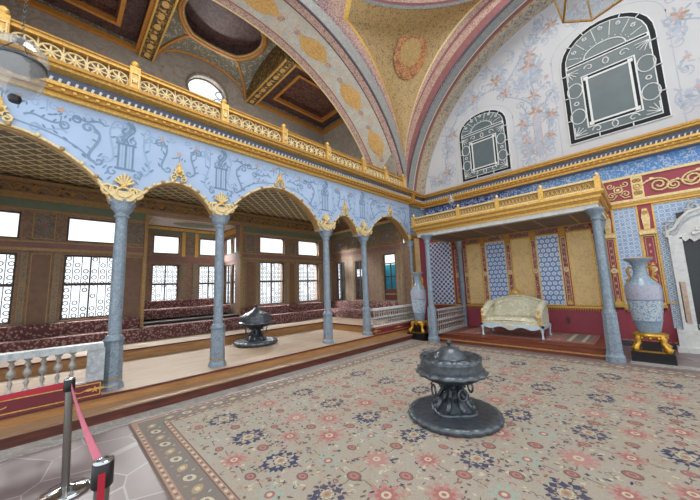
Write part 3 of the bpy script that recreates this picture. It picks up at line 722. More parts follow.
# divans
def divan(x0, x1, y0, y1, zb, label, back, axis, fx, seat_h=.30, bh=.27):
    t = thing('divan', ((x0+x1)/2, (y0+y1)/2, zb), label, 'divan', 'red floral divans round the gallery')
    def cushion(xa, xb, ya, yb, za, zb_, name, r=.05):
        b = MB(); n = 5
        rows = []
        for (ins, z) in ((.0, za), (0, za+(zb_-za)*.2), (-.012, za+(zb_-za)*.55), (.0, zb_-r), (.02, zb_-.012), (.06, zb_)):
            rows.append([(xa+ins, ya+ins, z), (xb-ins, ya+ins, z), (xb-ins, yb-ins, z), (xa+ins, yb-ins, z)])
        b.grid(rows, 'divan', True, False); b.add(rows[-1], [(0, 1, 2, 3)], 'divan'); b.build(name, t)
    cushion(x0, x1, y0, y1, zb, zb+seat_h, 'seat')
    if back:
        if axis == 'y':
            n = max(1, round((y1-y0)/1.5))
            for k in range(n): cushion(x0, x0+.18, y0+(y1-y0)*k/n+.01, y0+(y1-y0)*(k+1)/n-.01, zb+seat_h, zb+seat_h+bh, 'back_cushion')
        else:
            n = max(1, round((x1-x0)/1.0))
            for k in range(n): cushion(x0+(x1-x0)*k/n+.01, x0+(x1-x0)*(k+1)/n-.01, y1-.18, y1, zb+seat_h, zb+seat_h+bh, 'back_cushion')
divan(-4.245, -3.68, -2.5, 1.50, Z3, 'long dark red floral divan behind the left stone railing', True, 'y', 1)
divan(-4.10, -3.72, 1.52, 4.12, Z3, 'low red floral divan in front of the dark alcove step, without back cushions', False, 'y', 1, .32)
divan(-4.245, -3.68, 4.20, 7.50, Z3, 'red floral divan under the two windows right of the small brazier', True, 'y', 1)
divan(-4.245, -.95, 7.56, 8.16, Z3, 'red floral divan along the far end wall by the narrow dark windows', True, 'x', 1)
divan(-5.85, -5.0, 1.70, 4.18, .88, 'red floral divan set back inside the raised window alcove', True, 'y', 1, .26, .24)

# ------------------------------------------------------------------ upper gallery room
UZ = 8.25; UW = -4.3; PU = lambda u, v, d: (UW+d, u, v)
b = MB()
# wall with round window and lunette
ce = (3.05, 8.02); rw, rh = .58, .50
n = 32; ring = ell(ce[0], ce[1], rw, rh, n)
box0 = [(2.2, 7.2), (4.1, 7.2), (4.1, 8.75), (2.2, 8.75)]
def proj_box(a):
    dx, dy = cos(a), sin(a); k = 1e9
    if dx > 1e-6: k = min(k, (4.1-ce[0])/dx)
    if dx < -1e-6: k = min(k, (2.0-ce[0])/dx)
    if dy > 1e-6: k = min(k, (8.75-ce[1])/dy)
    if dy < -1e-6: k = min(k, (7.2-ce[1])/dy)
    return (ce[0]+dx*k, ce[1]+dy*k)
angs = sorted([2*pi*i/n for i in range(n)]+[atan2(v-ce[1], u-ce[0]) % (2*pi) for u, v in ((4.1, 8.75), (2.0, 8.75), (2.0, 7.2), (4.1, 7.2))])
inner = [(ce[0]+rw*cos(a), ce[1]+rh*sin(a)) for a in angs]; outer = [proj_box(a) for a in angs]
b.grid([[PU(u, v, 0) for u, v in inner], [PU(u, v, 0) for u, v in outer]], 'up_wall', True, False)
b.grid([[PU(u, v, 0) for u, v in inner], [PU(u, v, -.25) for u, v in inner]], 'up_wall', True, False)
b.rect(-2.6, 2.0, 4.6, 10.0, PU, -.1, 0, 'up_wall'); b.rect(4.1, 7.9, 4.6, 10.0, PU, -.1, 0, 'up_wall'); b.rect(2.0, 4.1, 4.6, 7.2, PU, -.1, 0, 'up_wall'); b.rect(2.0, 4.1, 8.75, 10.0, PU, -.1, 0, 'up_wall')
wu = struct(b.build('wall_upper'))
b = MB(); b.tube([PU(u, v, .01) for u, v in ell(ce[0], ce[1], rw+.05, rh+.05, 28)], .03, 'in_panel', 6, True)
for u, v in ell(ce[0], ce[1], rw+.17, rh+.17, 22): b.flat(ell(u, v, .07, .04, 8), PU, .004, 'paint_brown')
for i in range(26):
    u = -2.3+i*.4; 
    if 2.0 < u < 4.0: continue
    v = 7.75+.15*sin(i*2.1); b.flat(star(u, v, .15, .07, 6, i), PU, .004, 'paint_brown'); b.flat(star(u+.15, v-.45, .10, .05, 5, i), PU, .0045, 'band_red'); b.ribbon(bez([(u, v), (u+.1, v-.2), (u-.1, v-.3), (u+.12, v-.5)]), .03, PU, .003, 'in_panel')
b.build('painted_flowers', wu)
b = MB(); b.tube([PU(u, v, -.18) for u, v in ell(ce[0], ce[1], rw, rh, 28)], .03, 'win_frame', 6, True); o = struct(b.build('window_%d' % (wn[0]+1))); wn[0] += 1
b = MB(); b.flat(ell(ce[0], ce[1], rw, rh, 28), PU, -.18, 'pane'); b.build('glass_pane', o)
b = MB(); b.tube([PU(u, v, -.17) for u, v in ell(ce[0]+.42, ce[1]+.14, .12, n=14)], .02, 'paint_blue', 6, True); b.tube([PU(u, v, -.17) for u, v in ell(ce[0]+.38, ce[1]-.16, .14, n=14)], .02, 'paint_blue', 6, True); b.build('tracery', o)
b = MB(); b.box(-4.4, -.6, 7.9, 8.0, 4.6, 10, 'up_wall'); struct(b.build('wall_upper.001'))
b = MB(); b.box(-4.4, -.6, -2.75, -2.6, 4.4, 10, 'up_wall'); struct(b.build('wall_upper.002'))
# coffers and vault
b = MB()
def coffer(y0, y1, x0, x1):
    b.box(x0, x1, y0, y1, 8.75, 8.8, 'ceil_red')
    def fr(i, w, z0, z1, m):
        b.box(x0+i, x1-i, y0+i, y0+i+w, z0, z1, m); b.box(x0+i, x1-i, y1-i-w, y1-i, z0, z1, m); b.box(x0+i, x0+i+w, y0+i+w, y1-i-w, z0, z1, m); b.box(x1-i-w, x1-i, y0+i+w, y1-i-w, z0, z1, m)
    fr(0, .10, 8.28, 8.4, 'orange'); fr(0, .06, 8.4, 8.8, 'ceil_grn'); fr(.10, .38, 8.50, 8.55, 'ceil_dark'); fr(.48, .09, 8.44, 8.56, 'orange'); fr(.57, .03, 8.56, 8.75, 'ceil_red')
coffer(4.62, 7.88, -4.28, -1.66); coffer(-2.58, 1.2, -4.28, -1.66)
b.box(-4.4, -1.62, 4.6, 7.9, 8.8, 8.9, 'ceil_dark'); b.box(-4.4, -1.62, -2.6, 1.2, 8.8, 8.9, 'ceil_dark')
struct(b.build('ceiling_upper'))
for i, (y0, y1) in enumerate(((1.2, 1.52), (4.30, 4.62))):
    b = MB(); b.box(-4.28, -1.66, y0, y1, 8.22, 9.1, 'gold_paint')
    for y in (y0, y1): b.box(-4.28, -1.66, y-.02, y+.02, 8.195, 8.25, 'gold')
    x = -4.1
    while x < -1.8: b.flat(ell(x, (y0+y1)/2, .11, .075, 8), lambda u, v, d: (u, v, 8.22-d), .004, 'medal'); b.flat(ell(x+.19, (y0+y1)/2, .04, .05, 6), lambda u, v, d: (u, v, 8.22-d), .004, 'medal'); x += .40
    struct(b.build('trim_%d' % (5+i)))
# central vault
b = MB(); y0, y1, x0, x1 = 1.52, 4.32, -4.28, -.9; yc, hy, xc, hx = (y0+y1)/2, (y1-y0)/2, (x0+x1)/2, (x1-x0)/2
def vz(x, y):
    a = sqrt(max(0, 1-((y-yc)/hy)**2)); c = sqrt(max(0, 1-((x-xc)/hx)**2))
    return 8.28+.78*max(a, c)**1.1
OX, OY, OA, OB = -2.62, 2.92, .98, 1.14
NN = 48; fs = []
g = [[(x0+(x1-x0)*i/NN, y0+(y1-y0)*j/NN) for j in range(NN+1)] for i in range(NN+1)]
vs = [(x, y, vz(x, y)) for r in g for x, y in r]
for i in range(NN):
    for j in range(NN):
        x, y = (g[i][j][0]+g[i+1][j][0])/2, (g[i][j][1]+g[i][j+1][1])/2
        if ((x-OX)/OA)**2+((y-OY)/OB)**2 < .92 or x > -1.64: continue
        a = i*(NN+1)+j; fs.append((a, a+1, a+NN+2, a+NN+1))
b.add(vs, fs, 'ceil_grn', True)
ov = ell(OX, OY, OA, OB, 40)
b.grid([[(x, y, 8.98) for x, y in ell(OX, OY, OA*.98, OB*.98, 40)], [(x, y, 9.32) for x, y in ell(OX, OY, OA*.9, OB*.9, 40)]], 'ceil_dark', True); b.add([(x, y, 9.3) for x, y in ov], [list(range(40))], 'ceil_dark')
b.tube([(x, y, vz(x, y)-.02) for x, y in ov if x < -1.6], .06, 'orange', 8) if False else b.tube([(x, y, vz(x, y)-.02) for x, y in ov], .06, 'orange', 8, True); b.tube([(x, y, vz(x, y)-.0) for x, y in ell(OX, OY, OA*.93, OB*.93, 40)], .045, 'in_gold', 6, True)
for sx in (-1, 1):
    for sy in (-1, 1):
        pts = [(xc+sx*hx*k, yc+sy*hy*k) for k in [1-.02*q for q in range(25)]]
        pts = [p for p in pts if ((p[0]-OX)/OA)**2+((p[1]-OY)/OB)**2 > 1 and p[0] < -1.66]
        if len(pts) < 2: continue
        b.tube([(x, y, vz(x, y)-.015) for x, y in pts], .045, 'orange', 6)
b.tube([(x0+.02, yc+hy*cos(pi*q/24), vz(x0, yc+hy*cos(pi*q/24))) for q in range(25)], .045, 'orange', 6)
struct(b.build('ceiling_vault'))

# ------------------------------------------------------------------ great arches, pendentive, dome
YN = 8.45        # near face of the back arch
def arc(c, z, r, a0, a1, n): return [(c+r*cos(a0+(a1-a0)*i/n), z+r*sin(a0+(a1-a0)*i/n)) for i in range(n+1)]
# left arch: near edge on x=XA, far edge on x=-1.6
N = 60
a_n0 = math.asin((4.72-4.06)/4.94); nearL = arc(3.51, 4.06, 4.94, a_n0, pi-a_n0, N)
a_f0 = math.asin((4.72-2.91)/5.68); farL = arc(2.77, 2.91, 5.68, a_f0, pi-a_f0, N)
def lerp(p, q, t): return tuple(p[i]+(q[i]-p[i])*t for i in range(3))
A3 = [(XA, y, z) for y, z in nearL]; B3 = [(-1.6, y, z) for y, z in farL]
b = MB()
cuts = [0, .035, .17, .195, .82, .845, .97, 1]; mats = ['band_line', 'band_pink', 'band_line', 'soffit', 'band_red', 'band_pink', 'gold_pale']
for k in range(len(cuts)-1):
    b.grid([[lerp(p, q, cuts[k]) for p, q in zip(A3, B3)], [lerp(p, q, cuts[k+1]) for p, q in zip(A3, B3)]], mats[k], smooth=True)
# medallions, evenly spaced along the soffit
def soff(i, t, lift=.012):
    i = max(0, min(N-.001, i)); k = int(i); fr = i-k
    p = lerp(A3[k], A3[k+1], fr); q = lerp(B3[k], B3[k+1], fr); r = lerp(p, q, t)
    cz = Vector((0, 3.2-r[1], 3.6-r[2])).normalized()*lift
    return (r[0], r[1]+cz.y, r[2]+cz.z)
i = 1.0
while i < N-4:
    pts = []
    for k in range(16):
        a = 2*pi*k/16; e = 1.0 if k % 8 else 1.35
        pts.append(soff(i+1.75*e*cos(a), .50+.19*sin(a)*(1 if abs(sin(a)) > .5 else .95)))
    b.add(pts, [list(range(16))], 'medal'); 
    for s_ in (-1, 1): b.add([soff(i+s_*2.5+.35*cos(2*pi*k/8), .5+.06*sin(2*pi*k/8)) for k in range(8)], [list(range(8))], 'band_pink')
    i += 7.2
# far face above the arch (towards the upper room) closes the shell
top = [(-1.6, y, 11.0) for y, z in farL]; b.grid([B3, top], 'up_wall', smooth=False)
struct(b.build('wall_arch'))
# pendentive edges
Lc = (4.08, 4.94, 4.38); Bc = (4.08, 5.20, 4.70)     # outer rims of the flat bands
def zL(z, c): return c[0]+sqrt(max(0, c[2]**2-(z-c[1])**2))
YLm = zL(Lc[1], Lc)
b = MB()
# left face: between near arch and rim
def face_left(t0, t1, mat):
    rows = []
    for i in range(N//2+1):
        y1_, z1_ = nearL[i]
        # rim point at the same angle about a common centre
        a = atan2(z1_-4.4, y1_-3.7); 
        dx, dz = cos(a), sin(a)
        ox, oz = 3.7-Lc[0], 4.4-Lc[1]; B_ = ox*dx+oz*dz; Cc = ox*ox+oz*oz-Lc[2]**2; k = -B_+sqrt(max(0, B_*B_-Cc))
        p2 = (3.7+dx*k, 4.4+dz*k)
        if math.hypot(p2[0]-3.7, p2[1]-4.4) < math.hypot(y1_-3.7, z1_-4.4): p2 = (y1_, z1_)
        rows.append((y1_, z1_, p2[0], p2[1]))
    A = [(XA+.004, r[0]+(r[2]-r[0])*t0, r[1]+(r[3]-r[1])*t0) for r in rows]; B = [(XA+.004, r[0]+(r[2]-r[0])*t1, r[1]+(r[3]-r[1])*t1) for r in rows]
    b.grid([A, B], mat, smooth=False)
face_left(0, .10, 'band_line'); face_left(.10, 1.0, 'band_grey')
# mirrored beyond the crown: plain wall
yr = [(y, z) for y, z in nearL[N//2:]]
b.grid([[(XA, y, z) for y, z in yr], [(XA, y, 9.6) for y, z in yr]], 'band_grey', smooth=False)
# corner pier below the pendentive
b.box(XA-.5, XA, 8.36, 9.6, 4.74, 5.4, 'band_grey')
b.box(XA-.5, XA-.002, 8.45, 9.6, 4.74, 10.5, 'soffit_b')
b.box(XA-.5, XA-.002, 8.30, 8.45, 4.74, 6.2, 'band_grey')
struct(b.build('wall_corner'))
# pendentive surface
RC = (4.9, 3.45, 9.75, 5.2)      # dome ring
rows = []; K = 40; J = 30
def rim_pt(side, s):
    """s in 0..1 from the corner foot up to where the ring touches"""
    if side == 'L':
        a = math.asin((5.85-Lc[1])/Lc[2]); an = a+(radians(84)-a)*min(1, s)
        return Vector((XA, Lc[0]+Lc[2]*cos(an), Lc[1]+Lc[2]*sin(an)))
    a = math.acos((Bc[0]-(XA))/Bc[2]); a = math.asin((6.0-Bc[1])/Bc[2]); an = a+(radians(84)-a)*min(1, s)
    return Vector((Bc[0]-Bc[2]*cos(an), YN, Bc[1]+Bc[2]*sin(an)))
foot = Vector((XA, 8.40, 5.75))
def pend(s, t, off=0):
    p, q = rim_pt('L', s), rim_pt('B', s)
    if s < .12: w = s/.12; p = foot.lerp(p, w); q = foot.lerp(q, w)
    if s > 1: s2 = (s-1)/.15; s = 1
    else: s2 = 0
    m = p.lerp(q, t); ch = (q-p).length
    out = Vector((XA-RC[0], YN-RC[1], 0)).normalized()
    m += out*(ch*.20*4*t*(1-t)) - out*off
    if s2:
        d = Vector((m.x-RC[0], m.y-RC[1], 0)).normalized(); m = m.lerp(Vector((RC[0]+d.x*5.2, RC[1]+d.y*5.2, 9.75)), s2)
    return m
bands = [(0, .05, 'band_zig'), (.05, .13, 'band_pink'), (.13, .155, 'gold'), (.155, .845, 'pend'), (.845, .87, 'gold_pale'), (.87, .95, 'band_pink'), (.95, 1, 'band_red')]
b = MB()
for t0, t1, m in bands:
    nj = 24 if m == 'pend' else 2
    b.grid([[tuple(pend(i/K, t0+(t1-t0)*j/nj)) for i in range(K+1)]+[tuple(pend(1.05, t0+(t1-t0)*j/nj)), tuple(pend(1.15, t0+(t1-t0)*j/nj))] for j in range(nj+1)], m, smooth=True)
# rosette
def ros(ra, ru, n, mat, off, wob=0, s0=.58, t0=.5):
    c = pend(s0, t0, off); ax = (pend(s0, .56)-pend(s0, .44)).normalized(); up = (pend(s0+.03, .5)-pend(s0-.03, .5)).normalized(); P = []
    for k in range(n):
        a = 2*pi*k/n; w = 1+(wob if k % 2 else 0); P.append(tuple(c+ax*(ra*cos(a)*w)+up*(ru*sin(a)*w)))
    b.add(P+[tuple(c)], [(i, (i+1) % n, n) for i in range(n)], mat)
def ros_old(ss, st_, n, mat, off, wob=0, s0=.58):
    pts = []
    for k in range(n):
        a = 2*pi*k/n; w = 1+(wob if k % 2 else 0); pts.append(tuple(pend(s0+ss*sin(a)*w, .5+st_*cos(a)*w, off)))
    c = tuple(pend(s0, .5, off)); b.add(pts+[c], [(i, (i+1) % n, n) for i in range(n)], mat)
ros(.58, .74, 40, 'ros_org', .13, -.07, .70, .545); ros(.36, .40, 24, 'ros_gold', .145, -.09, .71, .545)
struct(b.build('wall_pendentive'))
# dome ring and dome
b = MB(); S_ = 96
def circ(r, z): return [(RC[0]+r*cos(2*pi*i/S_), RC[1]+r*sin(2*pi*i/S_), z) for i in range(S_)]
prof = [(5.24, 9.72, 'band_grey'), (5.17, 9.76, 'band_red'), (5.12, 9.80, 'band_pink'), (5.06, 9.86, 'band_grey'), (5.02, 9.92, 'ceil_dark'), (5.0, 10.2, 'ceil_dark'), (5.0, 10.6, 'gold_deep')]
for i in range(len(prof)-1): b.grid([circ(prof[i][0], prof[i][1]), circ(prof[i+1][0], prof[i+1][1])], prof[i][2], True, True)
dz = [(5.0*cos(a), 10.6+3.2*sin(a)) for a in [pi/2*i/10 for i in range(11)]]
b.grid([circ(max(.01, r), z) for r, z in dz], 'pend', True, True)
struct(b.build('ceiling_dome'))
# back arch soffit between y=YN and tympanum
b = MB(); tc_, tz_, tr_ = 4.93, 4.06, 5.50; a0 = math.asin((4.74-tz_)/tr_)
def ba(t): # t = depth fraction
    y = YN+(YB-YN)*t; return [(tc_-tr_*cos(a0+(pi-2*a0)*i/80), y, tz_+tr_*sin(a0+(pi-2*a0)*i/80)) for i in range(81)]
for t0, t1, m in ((0, .03, 'band_line'), (.03, .30, 'band_grey'), (.30, .33, 'pearl'), (.33, .45, 'band_red'), (.45, .48, 'gold_deep'), (.48, .97, 'soffit_b'), (.97, 1, 'paint_lt')): b.grid([ba(t0), ba(t1)], m, smooth=True)
# front face between soffit edge and the pendentive rim
rim = []; nearB = ba(0)[:44]
for x, y, z in nearB:
    a = atan2(z-4.4, x-4.5); dx, dz_ = cos(a), sin(a); ox, oz = 4.5-Bc[0], 4.4-Bc[1]; B_ = ox*dx+oz*dz_; Cc = ox*ox+oz*oz-Bc[2]**2; k = -B_+sqrt(max(0, B_*B_-Cc))
    px_, pz_ = 4.5+dx*k, 4.4+dz_*k
    if math.hypot(px_-4.5, pz_-4.4) < math.hypot(x-4.5, z-4.4): px_, pz_ = x, z
    rim.append((px_, YN-.004, pz_))
def fl(t): return [lerp((x, YN-.004, z), r, t) for (x, y, z), r in zip(nearB, rim)]
for t0, t1, m in ((0, .12, 'band_line'), (.12, .55, 'band_red'), (.55, 1, 'band_pink')): b.grid([fl(t0), fl(t1)], m, smooth=False)
b.box(XA-.3, 10.6, YN, YB+.2, 9.56, 10.4, 'soffit_b')
for i in range(16, 60):   # little arabesques on the inner strip
    th = a0+(pi-2*a0)*i/80*1.0
    for s_ in (-1, 1):
        pts = []
        for k in range(7): 
            tt = .72+s_*.12*sin(pi*k/3)*.9; ang = th+.012*k; pts.append((tc_-(tr_-.012)*cos(ang), YN+(YB-YN)*tt, tz_+(tr_-.012)*sin(ang)))
        b.tube(pts, .012, 'paint_lt', 3)
wb_arch = struct(b.build('wall_arch.001'))

# ------------------------------------------------------------------ back wall
b = MB()
b.box(XA-.3, 8.8, YB, YB+.25, 0, 4.74, 'red_wall')
tp = [(tc_-(tr_)*cos(a0+(pi-2*a0)*i/80), tz_+tr_*sin(a0+(pi-2*a0)*i/80)) for i in range(81)]
b.prism([(XA-.3, 4.74)]+tp+[(10.6, 4.74)], PB, -.25, 0, 'tympanum')
wb = struct(b.build('wall_back'))
def tile_part(u0, u1, v0, v1, mat, name, d=.012, fr='gold'):
    b = MB(); b.rect(u0, u1, v0, v1, PB, 0, d, mat)
    if fr: b.frame(u0-.03, u1+.03, v0-.03, v1+.03, .03, PB, 0, d+.014, fr)
    return b.build(name, wb)
tile_part(XA, 8.6, 3.98, 4.36, 'tile_frieze', 'floral_tile_frieze', .02, None)
b = MB(); b.rect(4.46, 8.6, 3.42, 3.96, PB, 0, .03, 'red_wall'); b.rect(4.46, 8.6, 3.94, 4.0, PB, 0, .06, 'gold_pale'); b.rect(4.46, 8.6, 3.36, 3.42, PB, 0, .09, 'gold_pale'); b.rect(4.46, 8.6, 3.26, 3.36, PB, 0, .06, 'gold'); b.rect(4.46, 8.6, 3.30, 3.33, PB, .06, .07, 'gold_deep')
def gscroll(u, v, s, sg, w=.035, mt='gold_pale'):
    b.tube([PB(p, q, .04) for p, q in spiral(u, v, .15*s, 1.5, pi if sg > 0 else 0, sg)], w/2, mt, 5)
    b.tube([PB(p, q, .04) for p, q in bez([(u-sg*.15*s, v), (u-sg*.1*s, v+.2*s), (u+sg*.2*s, v+.2*s), (u+sg*.36*s, v-.05*s)])], w/2.2, mt, 5)
    for k in range(4): b.prism(ell(u+sg*(.1+.08*k)*s, v+(.17-.05*k)*s, .04*s, .018*s, 7, .8*k), PB, .03, .045, mt)
for cu_ in (4.76,):
    b.tube([PB(p, q, .04) for p, q in ell(cu_, 3.70, .075, n=14)], .018, 'gold_pale', 5, True); b.prism(star(cu_, 3.70, .05, .025, 6), PB, .03, .045, 'gold_pale')
    for sx in (-1, 1):
        for sy in (-1, 1): b.tube([PB(p, q, .04) for p, q in spiral(cu_+sx*.13, 3.70+sy*.12, .075, 1.3, (pi if sx > 0 else 0), sx*sy)], .014, 'gold_pale', 5)
        b.tube([PB(cu_+sx*.2, 3.5, .04), PB(cu_+sx*.1, 3.48, .04), PB(cu_+sx*.02, 3.58, .04)], .014, 'gold_pale', 5)
def bracket(u):
    b.rect(u-.10, u+.10, 3.43, 3.94, PB, .03, .05, 'gold_pale'); b.tube([PB(p, q, .06) for p, q in ell(u, 3.70, .06, n=12)], .016, 'gold', 5, True); b.ball(PB(u, 3.70, .06), .03, 'pearl', 6)
    for sy in (-1, 1):
        b.tube([PB(p, q, .06) for p, q in spiral(u-.03, 3.70+sy*.14, .05, 1.2, 0, sy)], .012, 'gold_deep', 4); b.tube([PB(p, q, .06) for p, q in spiral(u+.03, 3.70+sy*.14, .05, 1.2, pi, -sy)], .012, 'gold_deep', 4)
bracket(5.10); 
for k, u in enumerate((5.45, 5.95, 6.45, 6.95)): gscroll(u, 3.66, 1.05, 1 if k % 2 else -1, .045); gscroll(u+.22, 3.60, .7, -1 if k % 2 else 1, .035)
bracket(7.35)
b.build('gilt_frieze', wb)
# pilasters and tiles right of the canopy
def pilaster(u, w, zc=2.55, lean=0):
    b = MB(); b.rect(u-w/2, u+w/2, .12, 3.26, PB, 0, .03, 'red_wall')
    b.frame(u-w/2, u+w/2, .95, zc-.02, .02, PB, .03, .045, 'gold'); b.frame(u-w/2+.045, u+w/2-.045, 1.0, 1.62, .01, PB, .03, .04, 'peach'); b.frame(u-w/2+.045, u+w/2-.045, 1.88, zc-.07, .01, PB, .03, .04, 'peach')
    b.prism(ell(u, 1.75, .065, n=14), PB, .03, .05, 'gold_pale'); b.prism(ell(u, 1.75, .03, n=10), PB, .05, .055, 'paint_pink')
    for sy in (-1, 1): b.prism(star(u, 1.75+sy*.11, .05, .02, 3, pi/2*sy), PB, .03, .045, 'gold')
    for v in (1.15, 1.3, 1.45, 2.0, 2.15, 2.3): b.prism(ell(u, v, .02, .035, 6), PB, .03, .038, 'peach')
    b.rect(u-w/2-.03, u+w/2+.03, zc, zc+.08, PB, .03, .10, 'gold_pale'); b.rect(u-w/2-.01, u+w/2+.01, zc+.08, zc+.12, PB, .03, .07, 'gold')
    b.prism([(u-.05, zc+.12), (u+.05, zc+.12), (u+.07, zc+.4), (u+.04, zc+.6), (u-.04, zc+.6), (u-.07, zc+.4)], PB, .03, .09, 'gold_pale')
    b.tube([PB(p, q, .10) for p, q in spiral(u, zc+.5, .05, 1.2, 0)], .014, 'gold', 4); b.prism(star(u, zc+.22, .045, .02, 5), PB, .09, .1, 'gold')
    # leafy foot
    b.prism([(u-w/2, .93), (u+w/2, .93), (u+w*.36, 1.0), (u+w*.2, 1.03), (u, 1.13), (u-w*.2, 1.03), (u-w*.36, 1.0)], PB, .03, .06, 'gold')
    b.build('pilaster', wb)
pilaster(4.48, .17); pilaster(5.15, .22)
b = MB(); n_ = 40
b.rect(4.32, 5.27, .88, .935, PB, 0, .035, 'gold')
for i in range(n_): 
    u = 4.32+.95*(i+.5)/n_; h = .07+.06*abs(sin(i*.9)); b.prism([(u-.013, .89), (u+.013, .89), (u, .89-h)], PB, 0, .03, 'gold')
b.rect(4.32, 5.42, 0, .12, PB, 0, .04, 'band_line'); b.rect(4.32, 5.42, .12, .15, PB, 0, .035, 'red_strip')
b.build('dado_fringe', wb)
tile_part(4.60, 5.01, .95, 3.24, 'tile_fan', 'tile_panel'); tile_part(5.30, 8.5, 1.0, 3.22, 'tile_fan', 'tile_panel')
b = MB(); b.rect(5.31, 5.52, .45, 2.5, PB, .012, .02, 'tile_small'); b.build('tile_border', wb)
# throne wall panels
PZ0, PZ1 = .93, 2.80
tile_part(-.45, .36, .88, 3.06, 'tile_check', 'tile_panel')
for u0, u1, m in ((.90, 1.34, 'tan'), (1.53, 2.06, 'tile_blue'), (2.27, 2.74, 'tan'), (2.93, 3.42, 'tile_blue'), (3.65, 4.12, 'tan')):
    tile_part(u0, u1, PZ0, PZ1, m, 'tan_panel' if m == 'tan' else 'tile_panel', .012, 'gold' if m == 'tan' else 'gold_pale')
b = MB()
for u in (.53, .84, 1.435, 2.165, 2.835, 3.535, 4.22):
    w = .12; b.rect(u-w/2, u+w/2, .93, 2.72, PB, .0, .012, 'red_strip'); b.frame(u-w/2, u+w/2, .93, 2.72, .012, PB, .012, .02, 'gold_pale')
    for v in (1.85,): b.prism(ell(u, v, .055, .07, 12), PB, .012, .03, 'gold_pale'); b.prism(ell(u, v, .028, .035, 8), PB, .03, .034, 'paint_pink')
    for v in (1.2, 1.45, 2.2, 2.45): b.prism(star(u, v, .04, .018, 4), PB, .012, .024, 'peach')
    b.prism([(u-.06, .94), (u+.06, .94), (u, 1.08)], PB, .012, .03, 'gold')
b.build('painted_strips', wb)
b = MB()
for u0, u1 in ((.90, 1.34), (1.53, 2.06), (2.27, 2.74), (2.93, 3.42), (3.65, 4.12)):   # little arched heads
    c = (u0+u1)/2; h = (u1-u0)/2+.03
    b.prism([(c-h, 2.86), (c+h, 2.86), (c+h, 2.92), (c+h*.8, 2.98), (c, 3.02), (c-h*.8, 2.98), (c-h, 2.92)], PB, 0, .012, 'red_strip'); b.prism([(c-h*.7, 2.88), (c+h*.7, 2.88), (c+h*.5, 2.96), (c-h*.5, 2.96)], PB, .012, .016, 'brown_dark')
b.rect(.40, 4.46, 2.83, 2.86, PB, 0, .03, 'gold_deep'); b.rect(.40, 4.46, 3.02, 3.16, PB, 0, .05, 'in_gold')
for u in (.72, 1.435, 2.165, 2.835, 3.535, 4.25): b.prism([(u-.05, 2.72), (u+.05, 2.72), (u+.09, 3.02), (u-.09, 3.02)], PB, .0, .06, 'gold_deep')
b.build('panel_heads', wb)
b = MB(); b.rect(-.5, 4.32, .84, .885, PB, 0, .035, 'gold')
for i in range(74): u = .42+3.88*i/74; b.prism([(u-.02, .845), (u+.02, .845), (u, .745)], PB, 0, .02, 'gold_deep')
b.rect(2.96+.45, 2.96+.51, .44, .60, PB, 0, .03, 'band_line'); b.build('dado_fringe', wb)

# tympanum painting
b = MB()
def flower(u, v, s, m='paint_pink'):
    for k in range(5): a = 2*pi*k/5+u; b.flat(ell(u+.07*s*cos(a), v+.07*s*sin(a), .06*s, .03*s, 8, a), PB, .004+.0003*k, m if k % 2 else 'paint_brown')
    for k in range(5): a = 2*pi*k/5+.6; b.flat(ell(u+.14*s*cos(a), v+.14*s*sin(a), .06*s, .018*s, 7, a), PB, .0031+.0001*k, 'paint_blue')
def vine(pts, w=.035, m='paint_blue'):
    q = bez(pts, 18); b.ribbon(q, w, PB, .002, m)
    for k in range(2, 18, 3): b.flat(ell(q[k][0]+.05, q[k][1]+.03, .06, .02, 7, 1.2*k), PB, .003, m)
    b.ribbon(spiral(q[-1][0], q[-1][1], .12, 1.3, 0), w*.8, PB, .0025, m)
# vases with bouquets between and beside the windows
for u, lo in ((3.28, 5.1), (6.95, 5.1)):
    b.rect(u-.07, u+.07, lo+.05, lo+1.2, PB, .001, .003, 'paint_lt'); 
    for sx in (-1, 1):
        b.ribbon([(u+sx*.09, lo+.05), (u+sx*.09, lo+1.25)], .025, PB, .004, 'paint_pink')
        vine([(u+sx*.15, lo+.2), (u+sx*.5, lo+.3), (u+sx*.1, lo+.7), (u+sx*.35, lo+1.0)]); vine([(u+sx*.1, lo+1.0), (u+sx*.4, lo+1.1), (u+sx*.1, lo+1.5), (u+sx*.38, lo+1.75)])
        flower(u+sx*.36, lo+1.15, 1.2); flower(u+sx*.3, lo+.55, .9)
    flower(u, lo+1.4, 1.5); flower(u, lo+1.9, 1.2); vine([(u, lo+1.5), (u-.2, lo+1.9), (u-.5, lo+2.1), (u-.9, lo+2.3)]); vine([(u, lo+1.5), (u+.1, lo+2.2), (u-.2, lo+2.6), (u+.1, lo+3.0)])
    flower(u-.05, lo+2.9, 1.6); flower(u-.75, lo+2.35, 1.3)
for p in ([(.2, 5.2), (.8, 5.3), (.1, 5.9), (.6, 6.3)], [(.6, 6.3), (.2, 6.7), (.9, 7.0), (1.0, 7.5)], [(1.0, 7.4), (1.5, 7.6), (1.9, 7.9), (2.4, 7.7)], [(2.4, 7.7), (2.9, 7.8), (2.9, 8.5), (3.5, 8.6)]): vine(p, .04)
for u, v, s in ((.45, 5.5, 1.2), (.75, 6.8, 1.3), (1.6, 7.75, 1.2), (2.3, 8.0, 1.6), (3.3, 8.3, 1.3), (3.9, 8.9, 1.3), (.15, 5.25, .9), (5.1, 9.0, 1.4), (6.4, 8.4, 1.5)): flower(u, v, s)
rt = random.Random(5)
